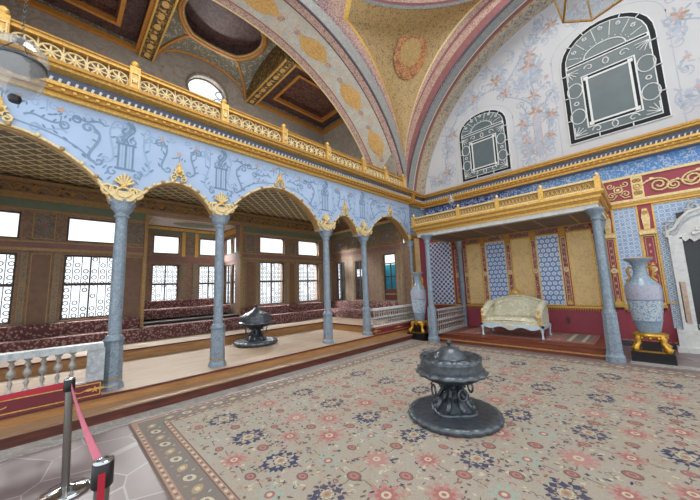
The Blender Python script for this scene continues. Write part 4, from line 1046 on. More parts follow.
for k in range(330):      # pale secondary foliage filling the wall
    u = rt.uniform(-.2, 9.2); v = rt.uniform(4.95, 9.0)
    if (u-tc_)**2+(v-tz_)**2 > 5.2**2 or (.75 < u < 2.75 and v < 7.35) or (3.75 < u < 6.05 and v < 8.45): continue
    b.ribbon(bez([(u, v), (u+rt.uniform(-.3, .3), v+.1), (u+rt.uniform(-.3, .3), v+.3), (u+rt.uniform(-.3, .3), v+.45)], 8), .04, PB, .0005+k*2e-6, 'paint_lt')
    b.ribbon(spiral(u, v, .13, 1.2, k), .03, PB, .0014+k*2e-6, 'paint_lt'); b.flat(star(u+.05, v+.3, .09, .04, 6, k), PB, .0018+k*2e-6, 'paint_lt' if k % 3 else 'paint_pink')
    for q in range(4): b.flat(ell(u+.1*cos(q*1.6+k), v+.15+.1*sin(q*1.6+k), .07, .022, 7, q+k), PB, .0026+k*1e-6+q*1e-7, 'paint_lt' if q % 2 else 'paint_blue')
for u0_, u1_, vt_ in ((.80, 2.68, 7.32), (3.78, 6.02, 8.42)): b.ribbon([(u0_, 4.9), (u0_, vt_-.7)]+[((u0_+u1_)/2-(u1_-u0_)/2*cos(pi*i/14), vt_-.75+.75*sin(pi*i/14)) for i in range(15)]+[(u1_, vt_-.7), (u1_, 4.9)], .018, PB, .001, 'paint_lt')
b.ribbon([(7.9-.0, 5.0), (7.9, 8.0)], .02, PB, .002, 'paint_lt')
b.build('painted_flowers', wb)
# tympanum windows
def arch_outline(u0, u1, v0, vs_, vt, n=14):
    c = (u0+u1)/2; h = (u1-u0)/2
    return [(u0, v0), (u1, v0)]+[(c+h*cos(pi*i/n), vs_+(vt-vs_)*sin(pi*i/n)**.9) for i in range(n+1)]
def tymp_window(u0, u1, v0, vs_, vt, rich):
    wn[0] += 1; sc = (u1-u0)/1.8
    b = MB(); P = arch_outline(u0, u1, v0, vs_, vt); b.prism(P, PB, 0, .03, 'plaster_white'); o = struct(b.build('window_%d' % wn[0]))
    g = .13*sc; ins = arch_outline(u0+g, u1-g, v0+g, vs_, vt-g)
    b = MB(); P2 = arch_outline(u0+.022, u1-.022, v0+.022, vs_, vt-.022); b.prism(P2, PB, .03, .034, 'slot'); P3 = arch_outline(u0+g*.85, u1-g*.85, v0+g*.85, vs_, vt-g*.85); b.prism(P3, PB, .034, .040, 'plaster_white'); b.build('dark_border', o)
    b = MB(); b.prism(ins, PB, .04, .044, 'glass_dark'); b.build('glass_pane', o)
    b = MB(); c = (u0+u1)/2; W = u1-u0; zz = vs_
    T = lambda pts, w, m='plaster_white', cl=False: b.tube([PB(p, q, .05) for p, q in pts], w*sc*1.35, m, 4, cl)
    # ties across the dark border
    m_ = len(P)
    def tie(p, q): b.tube([PB(*p, .045), PB(*q, .045)], .014, 'plaster_white', 4)
    for k in range(1, 4): v = v0+(vs_-v0)*k/3.3; tie((u0, v), (u0+g, v)); tie((u1-g, v), (u1, v))
    for k in (1, 2): u = u0+W*k/3; tie((u, v0), (u, v0+g))
    for k in (3, 5, 9, 11): tie(P[2+k], ins[2+k])
    # transom
    b.rect(u0+g, u1-g, zz-.05*sc, zz+.05*sc, PB, .044, .055, 'plaster_white'); b.rect(u0+g+.03, u1-g-.03, zz-.022*sc, zz+.022*sc, PB, .055, .058, 'slot')
    # inner rectangle with dark slots
    iu0, iu1, iv0, iv1 = u0+.27*W, u1-.27*W, v0+.17*(vs_-v0)+.05, vs_-.22*(vs_-v0)
    b.frame(iu0-.09*sc, iu1+.09*sc, iv0-.09*sc, iv1+.09*sc, .13*sc, PB, .044, .055, 'plaster_white'); b.frame(iu0-.06*sc, iu1+.06*sc, iv0-.06*sc, iv1+.06*sc, .055*sc, PB, .055, .058, 'slot')
    for sx, sy in ((iu0, iv0), (iu1, iv0), (iu0, iv1), (iu1, iv1)): b.rect(sx-.045*sc, sx+.045*sc, sy-.045*sc, sy+.045*sc, PB, .058, .06, 'plaster_white')
    # sun in the lunette
    T([(c+.22*W*cos(pi*i/12), zz+.05+.15*W*sin(pi*i/12)) for i in range(13)], .014)
    for i in range(13):
        a = pi*i/12; r1, r2 = .24*W, (.40 if i % 2 else .34)*W; b.ball(PB(c+.26*W*cos(a), zz+.05+.18*W*sin(a), .05), .016*sc, 'plaster_white', 5)
        if 0 < i < 12 and i % 2: T([(c+.28*W*cos(a), zz+.06+.2*W*sin(a)), (c+.40*W*cos(a), zz+.06+(vt-zz)*.78*sin(a))], .009)
        if 0 < i < 12 and i % 2 == 0: T(spiral(c+.36*W*cos(a), zz+.06+(vt-zz)*.68*sin(a), .055*sc, 1.3, a), .010)
    # side medallions and corner fans
    for sx in (-1, 1):
        cx_ = c+sx*W*.365
        for v in ((v0+vs_)/2-.17*(vs_-v0), (v0+vs_)/2+.17*(vs_-v0)): T(ell(cx_, v, .085*W, .11*W, 14), .011, cl=True)
        T(ell(cx_, (v0+vs_)/2, .025*W, n=10), .011, cl=True)
        for v, sg in ((v0+.1*W, 1), (vs_-.08*W, -1)):
            for k in range(5): a = (pi/2)*k/4; T([(c+sx*W*.42, v), (c+sx*W*.42-sx*.13*W*cos(a), v+sg*.13*W*sin(a))], .008)
    for v in (v0+.12*W, vs_-.11*W):
        for sx in (-1, 1): T(spiral(c+sx*.18*W, v, .055*W, .9, 0 if sx > 0 else pi, 1 if sx > 0 else -1), .010)
        T(ell(c, v, .03*W, .045*W, 10), .010, cl=True)
    b.build('tracery', o)
tymp_window(.97, 2.51, 4.97, 6.55, 7.18, False); tymp_window(3.97, 5.83, 5.16, 7.30, 8.25, True); tymp_window(7.40, 8.9, 4.97, 6.55, 7.18, False)

# ------------------------------------------------------------------ throne canopy
cp = thing('throne_canopy', (2.5, 8.5, .2), 'gilded throne canopy with small balustrade on marble columns, over the cream sofa', 'canopy')
FY = 7.55; x0, x1 = .16, 4.58
b = MB()
b.box(x0+.10, x1-.10, FY+.10, YB, 3.0, 3.10, 'white_marble'); b.box(x0+.2, x1-.2, FY+.25, YB-.06, 2.985, 3.0, 'brown_dark'); [b.box(x0+.3+k*.7, x0+.34+k*.7, FY+.27, YB-.08, 2.98, 2.986, 'gold_deep') for k in range(6)]; b.box(x0+.2, x1-.2, YB-.30, YB-.24, 2.96, 2.99, 'in_gold'); b.build('soffit_slab', cp)
b = MB()
for (o, z0_, z1_, m) in ((.08, 3.10, 3.16, 'gold'), (.05, 3.16, 3.21, 'gold_deep'), (.02, 3.21, 3.27, 'gold'), (-.01, 3.27, 3.31, 'gold_deep'), (-.03, 3.31, 3.36, 'gold')):
    b.box(x0+o, x1-o, FY+o, YB, z0_, z1_, m)
b.build('gilt_cornice', cp)
PC = lambda u, v, d: (u, FY-d+.02, v); PCR = lambda u, v, d: (x1+d-.02, u, v); PCL = lambda u, v, d: (x0-d+.02, u, v)
b = MB(); b.box(x0, x1, FY, FY+.08, 3.36, 3.40, 'gold_pale'); b.box(x1-.08, x1, FY, YB, 3.36, 3.40, 'gold_pale'); b.box(x0, x0+.08, FY, YB, 3.36, 3.40, 'gold_pale')
b.box(x0, x1, FY, FY+.08, 3.56, 3.60, 'gold_pale'); b.box(x1-.08, x1, FY, YB, 3.56, 3.60, 'gold_pale'); b.box(x0, x0+.08, FY, YB, 3.56, 3.60, 'gold_pale'); b.build('balustrade_rails', cp)
pu = [x0+.05, 1.62, 2.62, 3.55, x1-.05]
for u in pu:
    b = MB(); b.box(u-.05, u+.05, FY-.01, FY+.09, 3.36, 3.63, 'gold'); b.lathe([(.03, 3.63), (.015, 3.64), (.035, 3.66), (.035, 3.69), (.012, 3.715), (.003, 3.73)], (u, FY+.04, 0), 'gold_pale', 8); b.build('post', cp)
def fret(u0, u1, f):
    b = MB(); n = max(1, int((u1-u0)/.075))
    b.rect(u0, u1, 3.40, 3.56, f, -.05, -.04, 'gold_deep')
    for k in range(n):
        u = u0+(k+.5)*(u1-u0)/n; b.tube([f(p, q, -.02) for p, q in ell(u, 3.48, .034, .06, 8)], .008, 'gold_pale', 4, True)
        b.tube([f(u-.04, 3.41, -.02), f(u+.04, 3.55, -.02)], .006, 'gold', 4)
    b.build('fretwork_panel', cp)
for k in range(4): fret(pu[k]+.05, pu[k+1]-.05, PC)
fret(FY+.1, YB-.05, PCR); fret(FY+.1, YB-.05, PCL)
def ccol(x, y, zb, nm, rear=False):
    r = .075; b = MB(); s = .12
    if rear:
        b.lathe([(r, zb), (r, 2.72), (r*1.2, 2.74), (r, 2.77), (r*1.8, 2.93), (r*1.8, 3.0)], (x, y, 0), 'column', 14); return b.build('rear_column', cp)
    o = MB().lathe([(r*1.05, .94), (r*.92, 2.76)], (x, y, 0), 'column', 18).build('column', cp)
    MB().lathe([(s*1.3, zb), (s*1.3, zb+.10), (s*1.12, zb+.14), (s*1.08, zb+.18), (s*.98, .88), (s*1.0, .9), (s*.85, .92)], (x, y, 0), 'column', 8, smooth=False, rot=pi/8).build('base', o)
    MB().lathe([(r*1.5, .90), (r*1.6, .92), (r*1.2, .95), (r*1.3, .965), (r*1.05, .98)], (x, y, 0), 'column', 16).build('collar', o)
    MB().lathe([(r, 2.76), (r*1.3, 2.78), (r*1.0, 2.80), (r*1.15, 2.85), (r*1.8, 2.95), (r*2.0, 2.96), (r*2.0, 3.0)], (x, y, 0), 'column', 16, mod=lambda a, z: 1+.08*abs(cos(4*a))).build('capital', o)
ccol(.66, 7.50, 0, 1); ccol(4.42, 7.66, 0, 2); ccol(.70, 9.48, .2, 3, True); ccol(4.33, 9.50, .2, 4, True)
# side railing of the throne
tr = thing('stone_balustrade', (.72, 8.5, .2), 'low pale stone railing of small balusters closing the left side of the throne step', 'balustrade', None)
PT = lambda u, v, d: (.70+d, u, v)
MB().rect(7.66, 9.4, .82, .87, PT, -.05, .05, 'grey_marble').build('handrail', tr); MB().rect(7.66, 9.4, .55, .58, PT, -.04, .04, 'grey_marble').build('middle_rail', tr); MB().rect(7.66, 9.4, .2, .25, PT, -.05, .05, 'grey_marble').build('bottom_rail', tr)
y = 7.74
while y < 9.4:
    b = MB(); baluster(b, PT, y, .25, .55, .024, 'grey_metal'); b.build('baluster', tr); b = MB(); baluster(b, PT, y+.05, .58, .82, .024, 'grey_metal'); b.build('baluster', tr); y += .115

# ------------------------------------------------------------------ fireplace
fp = thing('marble_fireplace', (6.5, 9.4, 0), 'carved pale marble fireplace with curved hood and dark opening at the right edge', 'fireplace')
PF2 = lambda u, v, d: (u, YB-.02-d, v)
b = MB(); b.rect(5.34, 7.9, 0, .45, PF2, 0, .26, 'white_marble'); b.rect(5.30, 7.94, 0, .10, PF2, 0, .34, 'white_marble'); b.build('plinth', fp)
b = MB()
b.rect(5.46, 5.60, .45, 2.42, PF2, 0, .18, 'white_marble'); b.rect(5.485, 5.575, .6, 1.45, PF2, .18, .20, 'pink_marble'); b.rect(5.44, 5.50, .45, 2.46, PF2, .0, .20, 'white_marble'); b.rect(5.60, 5.64, .45, 2.4, PF2, 0, .16, 'white_marble'); b.build('jamb', fp)
b = MB(); b.rect(7.6, 7.76, .45, 2.42, PF2, 0, .18, 'white_marble'); b.build('jamb', fp)
b = MB(); b.rect(5.62, 7.62, .45, 2.95, PF2, .0, .04, 'mirror'); b.build('dark_opening', fp)
b = MB()
outer_ = [(5.42, 2.42), (5.44, 2.55), (5.56, 2.62), (5.64, 2.78), (5.78, 2.92), (5.98, 2.98), (6.15, 3.1), (6.62, 3.16)]
inner_ = [(5.64, 2.36), (5.68, 2.30), (5.75, 2.36), (5.80, 2.28), (5.92, 2.36), (6.05, 2.32), (6.2, 2.40), (6.62, 2.34)]
mir = lambda L: [(13.24-u, v) for u, v in L[::-1]]
b.prism(outer_+mir(outer_)+(inner_+mir(inner_))[::-1], PF2, .0, .16, 'white_marble')
b.tube([PF2(u, v, .17) for u, v in outer_+mir(outer_)], .035, 'white_marble', 6); b.tube([PF2(u, v-.12, .17) for u, v in outer_[1:]+mir(outer_[1:])], .02, 'grey_marble', 6)
for u, v, r, sg in ((5.50, 2.62, .09, 1), (5.42, 2.52, .06, -1), (5.88, 3.02, .10, 1), (5.78, 2.96, .07, -1), (6.1, 3.15, .09, 1)): b.tube([PF2(p, q, .16) for p, q in spiral(u, v, r, 1.4, pi/2, sg)], .028, 'grey_marble', 5)
b.tube([PF2(p, q, .16) for p, q in bez([(5.40, 2.75), (5.5, 2.82), (5.55, 2.68), (5.62, 2.8)])], .02, 'grey_marble', 5)
for k in range(7): b.tube([PF2(6.02, 2.50, .17), PF2(6.02+.26*cos(pi*.15+.7*pi*k/6), 2.45-.14+.30*sin(pi*.15+.7*pi*k/6), .18)], [.02, .045], 'white_marble', 5)
b.build('hood', fp)
MB().rect(5.66, 7.60, .50, .56, PF2, .04, .2, 'grey_marble').build('hearth_rail', fp)

# ------------------------------------------------------------------ carpet
cx0, cx1, cy0, cy1 = .30, 8.6, .72, 7.35
PG = lambda u, v, d: (u, v, d)
b = MB(); b.box(cx0, cx1, cy0, cy1, 0, .012, 'c_base'); Z = .0126
def inside(u, v, m=.42): return cx0+m < u < cx1+.3 and cy0+m < v < cy1-m
def G(pts, mat, k=0): b.flat(pts, PG, Z+.0004*k, mat)
# border
def strip(o0, o1, mat, k):
    z0_ = Z+.0004*k
    for q_, (ua, ub, va, vb) in enumerate(((cx0+o0, cx1, cy0+o0, cy0+o1), (cx0+o0, cx0+o1, cy0+o0, cy1-o0), (cx0+o0, cx1, cy1-o1, cy1-o0))):
        z = z0_+(.0001 if q_ == 1 else 0); b.flat([(ua, va), (ub, va), (ub, vb), (ua, vb)], PG, z, mat)
strip(0, .02, 'c_dark', 1); strip(.02, .075, 'c_strip', 1); strip(.075, .30, 'c_bord', 1); strip(.30, .312, 'c_dark', 2); strip(.312, .36, 'c_strip', 1); strip(.36, .372, 'c_dark', 2)
def border_run(L, f):
    n = int(L/.20)
    for i in range(n):
        s_ = .1+i*L/n; t = .1875; G([f(s_+p, t+q) for p, q in ell(0, 0, .062, .045, 10, .5 if i % 2 else -.5)], 'c_cream' if i % 2 else 'c_tan', 2); G([f(s_+p, t+q) for p, q in ell(0, 0, .030, .022, 8)], 'c_bord' if i % 2 else 'c_cream', 3)
        G([f(s_+.1+p, t-.06+q) for p, q in ell(0, 0, .02, .012, 6, 1)], 'c_strip', 2); G([f(s_+.1+p, t+.06+q) for p, q in ell(0, 0, .02, .012, 6, -1)], 'c_teal', 2)
        for tt in (.048, .336):
            for e in (0, .1): G([f(s_+e+p, tt+q) for p, q in ell(0, 0, .022, .016, 6)], 'c_cream', 3); G([f(s_+e+.05+p, tt+q) for p, q in ell(0, 0, .012, .016, 5)], 'c_dark', 3)
border_run(cx1-cx0-.3, lambda s_, t: (cx0+.2+s_, cy0+t)); border_run(cy1-cy0-.5, lambda s_, t: (cx0+t, cy0+.3+s_)); border_run(cx1-cx0-.3, lambda s_, t: (cx0+.2+s_, cy1-t))
R = random.Random(11)
def jag(u, v, r, mat, k, n=8, inn=.62, sq=1.0):
    """jagged rosette with square-cut petals"""
    pts = []
    for i in range(n):
        a = 2*pi*i/n; w = pi/n
        for (da, rr) in ((-w*.95, inn), (-w*.55, inn), (-w*.5, 1), (w*.5, 1), (w*.55, inn)): pts.append((u+r*rr*cos(a+da), v+r*sq*rr*sin(a+da)))
    G(pts, mat, k)
def navy(u, v):
    s = R.uniform(.78, .95)
    for i in range(8):
        a = 2*pi*i/8+.39+R.uniform(-.1, .1); q = R.uniform(.85, 1.2); uu, vv = u+.125*s*q*cos(a), v+.14*s*q*sin(a); G(star(uu, vv, .058*s*R.uniform(.7, 1.1), .030*s, 4, a), 'c_navy', 1); 
    for i in range(8): a = 2*pi*i/8; G(ell(u+.155*s*cos(a), v+.175*s*sin(a), .022, .016, 6, a), 'c_navy', 1)
    jag(u, v, .088*s, 'c_navy', 2, 8); jag(u, v, .07*s, 'c_cream', 3, 8, .75); G(ell(u, v, .036, .04, 10), 'c_tan', 4); G(ell(u, v, .018, .02, 8), 'c_rose', 5)
def pinkr(u, v, m1='c_pink', m2='c_rose'):
    s = R.uniform(.70, 1.0); u += R.uniform(-.02, .02); v += R.uniform(-.02, .02); jag(u, v, .16*s, m1, 1, R.choice([8, 10, 12]), .66, R.uniform(.85, 1.05)); jag(u, v, .095*s, m2, 2, 8, .75); G(ell(u, v, .045*s, n=9), 'c_cream', 3); G(ell(u, v, .022*s, n=7), m2, 4)
def tealr(u, v):
    jag(u, v, .12, 'c_teal', 1, 8, .6); G(ell(u, v, .045, .045, 10), 'c_rose', 2); G(ell(u, v, .022, n=8), 'c_cream', 3)
def oval(u, v):
    if R.random() < .15: return
    u += R.uniform(-.012, .012); v += R.uniform(-.012, .012); s = R.uniform(.62, .95); G(ell(u, v, .078*s, .064*s, 14), 'c_dark', 1); G(ell(u, v, .068*s, .054*s, 14), R.choice(['c_oval', 'c_oval', 'c_rose']), 2); G(ell(u, v, .045*s, .034*s, 10), 'c_pink', 3); G(ell(u, v, .03*s, .022*s, 8), 'c_oval', 4)
def stem(p, q, m='c_dark'): b.ribbon([p, ((p[0]+q[0])/2+.01, (p[1]+q[1])/2), q], .008, PG, Z+.0002, m)
k = 0; u = 1.10-.0
for k in range(0, 13):
    u = 1.09+.6625*k
    for j in range(-1, 12):
        v = .97+.605*j
        if inside(u, v):
            (navy if j % 2 == 1 else (lambda a, c: pinkr(a, c, 'c_pink', 'c_pink' if k % 2 else 'c_rose')))(u, v)
            stem((u, v+.15), (u, v+.24)); stem((u, v-.15), (u, v-.24))
        if inside(u, v+.3025): oval(u, v+.3025)
    um = u+.331
    for j in range(-1, 12):
        v = 1.27+.6*j
        if inside(um, v):
            (pinkr if k % 2 == 1 else (lambda a, c: tealr(a, c)))(um, v) if True else None
            stem((um-.12, v), (um-.24, v+.02)); stem((um+.12, v), (um+.24, v-.02))
        if inside(um, v+.3): oval(um, v+.3)
# fine filler: leaves, dots, tendrils
for i in range(12500):
    u = R.uniform(cx0+.4, cx1-.02); v = R.uniform(cy0+.4, cy1-.4); m = R.choice(['c_dark', 'c_dark', 'c_cream', 'c_cream', 'c_teal', 'c_oval', 'c_navy', 'c_tan', 'c_pink', 'c_bord']); a = R.uniform(0, pi)
    # keep clear of the big motifs
    du = abs((u-1.09+.166) % .33125-.166); dv = abs((v-.97+.15) % .3025-.15)
    if du < .075 and dv < .065 and R.random() < .8: continue
    t = R.random()
    if t < .6: G(ell(u, v, R.uniform(.014, .032), R.uniform(.008, .014), 6, a), m, .5)
    elif t < .85: G(star(u, v, .028, .012, 4, a), m, .5)
    else: b.ribbon(spiral(u, v, .035, .7, a, 1, 6), .008, PG, Z+.0002, m)
tag(b.build('carpet'), 'huge worn beige carpet with navy, pink and teal rosettes covering the hall floor', 'carpet')
# throne rug
b = MB(); b.box(1.1, 4.08, 8.12, 9.45, .2, .208, 'c_oval')
Zr = .209
b.box(1.18, 4.0, 8.2, 9.37, .208, .2095, 'c_rose'); b.box(3.5, 3.98, 8.24, 9.33, .2095, .211, 'c_bord'); b.box(3.58, 3.66, 8.24, 9.33, .211, .212, 'c_cream'); b.box(3.84, 3.9, 8.24, 9.33, .211, .212, 'c_cream')
for i in range(70): b.flat(star(R.uniform(1.25, 3.45), R.uniform(8.25, 9.3), .06, .03, 5, i), PG, .2100+.00001*i, R.choice(['c_cream', 'c_teal', 'c_dark', 'c_oval', 'c_pink']))
tag(b.build('throne_rug'), 'faded red rug with grey end stripes under the cream sofa', 'rug')

# ------------------------------------------------------------------ braziers
def brazier(cx_, cy_, z, s, label, variant):
    t = thing('brazier', (cx_, cy_, z), label, 'brazier', 'metal charcoal braziers')
    X, Y = cx_, cy_; sc = lambda L: [(r*s, z+h*s) for r, h in L]
    wave = lambda n, a: (lambda an, zz: 1+a*abs(sin(n*an/2))-a*.5)
    c = (X, Y, 0)
    if variant == 0:
        MB().lathe(sc([(.585, 0), (.60, .02), (.60, .055), (.575, .075), (.52, .078), (.5, .07), (.30, .075)]), c, 'iron', 132, wave(26, .035)).build('base_tray', t)
    else:
        MB().lathe(sc([(.50, 0), (.57, .05), (.55, .10), (.46, .12), (.36, .09), (.28, .10)]), c, 'iron', 96, wave(24, .07)).build('base_tray', t)
    b = MB(); b.lathe(sc([(.29, .075), (.30, .10), (.27, .115), (.25, .11)]), c, 'iron', 48, lambda an, zz: 1+.10*cos(4*an)); b.lathe(sc([(.25, .10), (.20, .15), (.145, .22), (.10, .30), (.08, .38), (.10, .41), (.13, .44)]), c, 'iron_dk', 48, lambda an, zz: 1+.09*abs(cos(4*an))); b.build('stem', t)
    b = MB()      # acanthus leaves around the foot
    for k in range(8):
        a = 2*pi*k/8+.2; P = [(X+s*r*cos(a), Y+s*r*sin(a), z+s*h) for r, h in ((.12, .26), (.17, .23), (.20, .17), (.245, .13), (.27, .15), (.255, .18))]
        b.tube(P, [s*w for w in (.015, .03, .035, .03, .028, .012)], 'iron', 6)
        a += pi/8; b.tube([(X+s*r*cos(a), Y+s*r*sin(a), z+s*h) for r, h in ((.10, .36), (.14, .33), (.17, .27), (.20, .25), (.21, .28))], [s*w for w in (.012, .025, .03, .022, .01)], 'iron_dk', 6)
    for k in range(6):
        a = 2*pi*k/6; P = [(X+s*r*cos(a), Y+s*r*sin(a), z+s*h) for r, h in ((.09, .36), (.12, .41), (.17, .43), (.19, .40))]; b.tube(P, [s*w for w in (.03, .035, .03, .012)], 'iron_dk', 6)
    b.build('leaf_ornament', t)
    MB().lathe(sc([(.13, .43), (.22, .455), (.33, .49), (.395, .535), (.43, .575), (.415, .59)]), c, 'iron_dk', 72, lambda an, zz: 1+.03*cos(18*an)).build('bowl', t)
    b = MB(); b.lathe(sc([(.40, .575), (.45, .555), (.465, .585), (.43, .61), (.40, .62)]), c, 'iron', 90, lambda an, zz: 1+.035*cos(15*an))
    b.lathe(sc([(.40, .60), (.405, .66), (.395, .72), (.405, .745), (.375, .75), (.36, .735)]), c, 'iron', 72, lambda an, zz: 1+.012*cos(30*an)); b.build('rim', t)
    MB().lathe(sc([(.37, .735), (.385, .775), (.40, .785), (.405, .75)]), c, 'iron', 104, lambda an, zz: 1+.022*cos(26*an)).build('scalloped_edge', t)
    b = MB()
    if variant == 0: b.lathe(sc([(.37, .735), (.30, .745), (.22, .755), (.20, .78), (.19, .80), (.165, .84), (.12, .885), (.06, .91), (.03, .915)]), c, 'iron', 48)
    else: b.lathe(sc([(.37, .745), (.36, .79), (.28, .84), (.20, .87), (.12, .92), (.07, .97), (.03, 1.0)]), c, 'iron', 48, lambda an, zz: 1+.04*cos(12*an))
    b.build('lid', t)
    h0 = .915 if variant == 0 else 1.0
    MB().lathe(sc([(.02, h0), (.018, h0+.015), (.036, h0+.03), (.040, h0+.05), (.028, h0+.07), (.004, h0+.082)]), c, 'iron_dk', 16).build('knob', t)
    MB().lathe(sc([(.345, .745), (.33, .775), (.29, .785), (.25, .77), (.235, .75)]), c, 'iron_dk', 112, lambda an, zz: 1+.05*cos(14*an)).build('lid_border', t)
    for k in range(4):
        a = 2*pi*k/4+radians(-35); hx, hy = X+s*.27*cos(a), Y+s*.27*sin(a)
        b = MB(); b.tube([(hx, hy, z+s*.47), (hx+.03*cos(a), hy+.03*sin(a), z+s*.44), (hx, hy, z+s*.42)], s*.012, 'iron_dk', 5)
        cxr = [(hx+s*.06*cos(q)*(-sin(a)), hy+s*.06*cos(q)*cos(a), z+s*.35+s*.072*sin(q)) for q in [2*pi*i/14 for i in range(14)]]; b.tube(cxr, s*.014, 'iron', 6, True); b.build('ring_handle', t)
brazier(3.19, 3.48, .0165, .89, 'large dark metal brazier with domed lid on a round tray, standing on the carpet', 0)
brazier(-1.98, 3.57, Z2, .90, 'smaller dark metal brazier with scalloped tray on the raised matting floor', 1)

# ------------------------------------------------------------------ porcelain vases
def vase(cx_, cy_, s, label, rot):
    t = thing('porcelain_vase', (cx_, cy_, 0), label, 'vase', 'tall blue and white porcelain vases')
    c = (cx_, cy_, 0)
    prof = [(.14, .50), (.15, .53), (.175, .60), (.205, .75), (.235, .95), (.258, 1.15), (.268, 1.32), (.255, 1.42), (.17, 1.52), (.115, 1.60), (.10, 1.70), (.105, 1.80), (.14, 1.88), (.205, 1.92), (.215, 1.945)]
    prof = [(r*s, z) for r, z in prof]
    b = MB(); b.lathe(prof[:4], c, 'china', 32); b.lathe(prof[3:6], c, 'china_b', 32); b.lathe(prof[5:8], c, 'china_p', 32); b.lathe(prof[7:], c, 'china', 32)
    b.tube([(cx_+0.262*s*cos(2*pi*i/28), cy_+.262*s*sin(2*pi*i/28), 1.15) for i in range(28)], .008, 'scroll_dk', 4, True); b.tube([(cx_+.209*s*cos(2*pi*i/28), cy_+.209*s*sin(2*pi*i/28), .75) for i in range(28)], .008, 'scroll_dk', 4, True)
    b.build('body', t)
    MB().tube([(cx_+.2*s*cos(2*pi*i/24), cy_+.2*s*sin(2*pi*i/24), 1.945) for i in range(24)], .016, 'gold_deep', 5, True).build('lip', t)
    for sg in (-1, 1):
        a = rot+(0 if sg > 0 else pi); P = [(cx_+r*s*cos(a), cy_+r*s*sin(a), z) for r, z in ((.10, 1.76), (.15, 1.79), (.18, 1.72), (.17, 1.64), (.15, 1.58), (.20, 1.51), (.20, 1.45))]
        MB().tube(P, [.02, .025, .03, .025, .025, .03, .015], 'gold_deep', 6).build('handle', t)
    # gilt stand
    st_ = MB(); st_.box(cx_-.21, cx_+.21, cy_-.21, cy_+.21, .16, .20, 'gold_bright'); st_.box(cx_-.13, cx_+.13, cy_-.13, cy_+.13, .20, .34, 'black_base'); o = st_.build('gilt_stand', t)
    for k in range(4):
        a = pi/4+pi/2*k; P = [(cx_+r*cos(a), cy_+r*sin(a), z) for r, z in ((.29, .21), (.31, .25), (.27, .30), (.22, .35), (.24, .42), (.21, .47))]
        MB().tube(P, [.05, .065, .04, .04, .055, .05], 'gold_bright', 8).build('scroll_foot', o)
    b = MB(); b.lathe([(.20, .44), (.23, .47), (.24, .50), (.19, .525), (.17, .53)], c, 'gold_bright', 40, lambda an, zz: 1+.08*abs(sin(6*an))); 
    for k in range(12): a = 2*pi*k/12; b.ball((cx_+.22*cos(a), cy_+.22*sin(a), .44), .03, 'gold_bright', 5)
    b.build('gilt_collar', o)
    MB().box(cx_-.29, cx_+.29, cy_-.28, cy_+.28, 0, .19, 'black_base').build('black_plinth', t)
vase(4.93, 8.10, 1.0, 'tall blue and white porcelain vase on gilt stand, right of the throne canopy', 0)
vase(.12, 7.72, .86, 'tall blue and white porcelain vase in the hall corner, left of the throne canopy', .3)

# ------------------------------------------------------------------ sofa
sx0, sx1, sy0, sy1, sz = 1.76, 3.20, 8.06, 8.86, .2
sz += .004
so = thing('settee', (2.5, 8.4, sz+.01), 'cream and sage upholstered settee with pale blue carved wooden frame on the throne step', 'sofa')
PSo = lambda u, v, d: (u, sy0-d, v)
b = MB(); up = [(sx0, .52), (sx1, .52)]; low = []
for i in range(25):
    u = sx1-(sx1-sx0)*i/24; low.append((u, .43+.028*cos(i*pi/4)-(.02 if 10 < i < 14 else 0)))
b.prism(up+low, PSo, -.05, .0, 'sofa_wood')
b.box(sx0, sx0+.05, sy0, sy1, .44, .52, 'sofa_wood'); b.box(sx1-.05, sx1, sy0, sy1, .44, .52, 'sofa_wood'); b.box(sx0, sx1, sy1-.05, sy1, .44, .52, 'sofa_wood')
b.prism(ell((sx0+sx1)/2, .47, .07, .035, 10), PSo, 0, .015, 'gold_pale'); b.build('seat_rail', so)
for x in (sx0+.04, sx1-.04):
    for y in (sy0+.03, sy1-.04):
        MB().lathe([(.022, .21), (.032, .22), (.030, .24), (.018, .27), (.020, .34), (.035, .42), (.045, .47)], (x, y, 0), 'sofa_wood', 10).build('leg', so)
def pad(pts_f, name, nu=14, nv=8, thick=.05, mat='sofa_fab', mt='cushion'):
    """padded tufted surface: pts_f(u,v) -> (point, normal)"""
    b = MB(); rows = []
    for i in range(nu*2+1):
        row = []
        for j in range(nv*2+1):
            u, v = i/(nu*2), j/(nv*2); p, n_ = pts_f(u, v)
            e = min(1, 8*u, 8*(1-u), 6*v, 6*(1-v)); tf = .35*(abs(sin(u*pi*6))*abs(sin(v*pi*2))) ; d = thick*(sqrt(max(0, e))*.7+tf)
            row.append(tuple(Vector(p)+Vector(n_)*d))
        rows.append(row)
    b.grid(rows, mat, smooth=True); return b
b = pad(lambda u, v: ((sx0+.08+(sx1-sx0-.16)*u, sy0+.0+(sy1-sy0-.25)*v, .60+.02*sin(pi*u)), (0, 0, 1)), 'seat_cushion', thick=.07)
b.box(sx0+.06, sx1-.06, sy0+.01, sy1-.15, .52, .605, 'sofa_fab'); b.build('seat_cushion', so)
def topz(u): return 1.04+.16*max(0, sin(pi*(u*.9+.05)))**1.6
b = pad(lambda u, v: ((sx0+.10+(sx1-sx0-.20)*u, sy1-.20+.12*v, .62+(topz(u)-.10-.62)*v), (0, -1, .15)), 'back', thick=.06); 
b.prism([(sx0+.06+(sx1-sx0-.12)*i/20, topz(i/20)-.03) for i in range(21)]+[(sx1-.06, .52), (sx0+.06, .52)], lambda u, v, d: (u, sy1-d, v), .0, .09, 'sofa_fab'); b.build('backrest', so)
b = MB(); b.tube([(sx0+.05+(sx1-sx0-.10)*i/24, sy1-.07, topz(i/24)) for i in range(25)], .03, 'sofa_fab', 8)
b.build('top_roll', so)
b = MB(); um = (sx0+sx1)/2
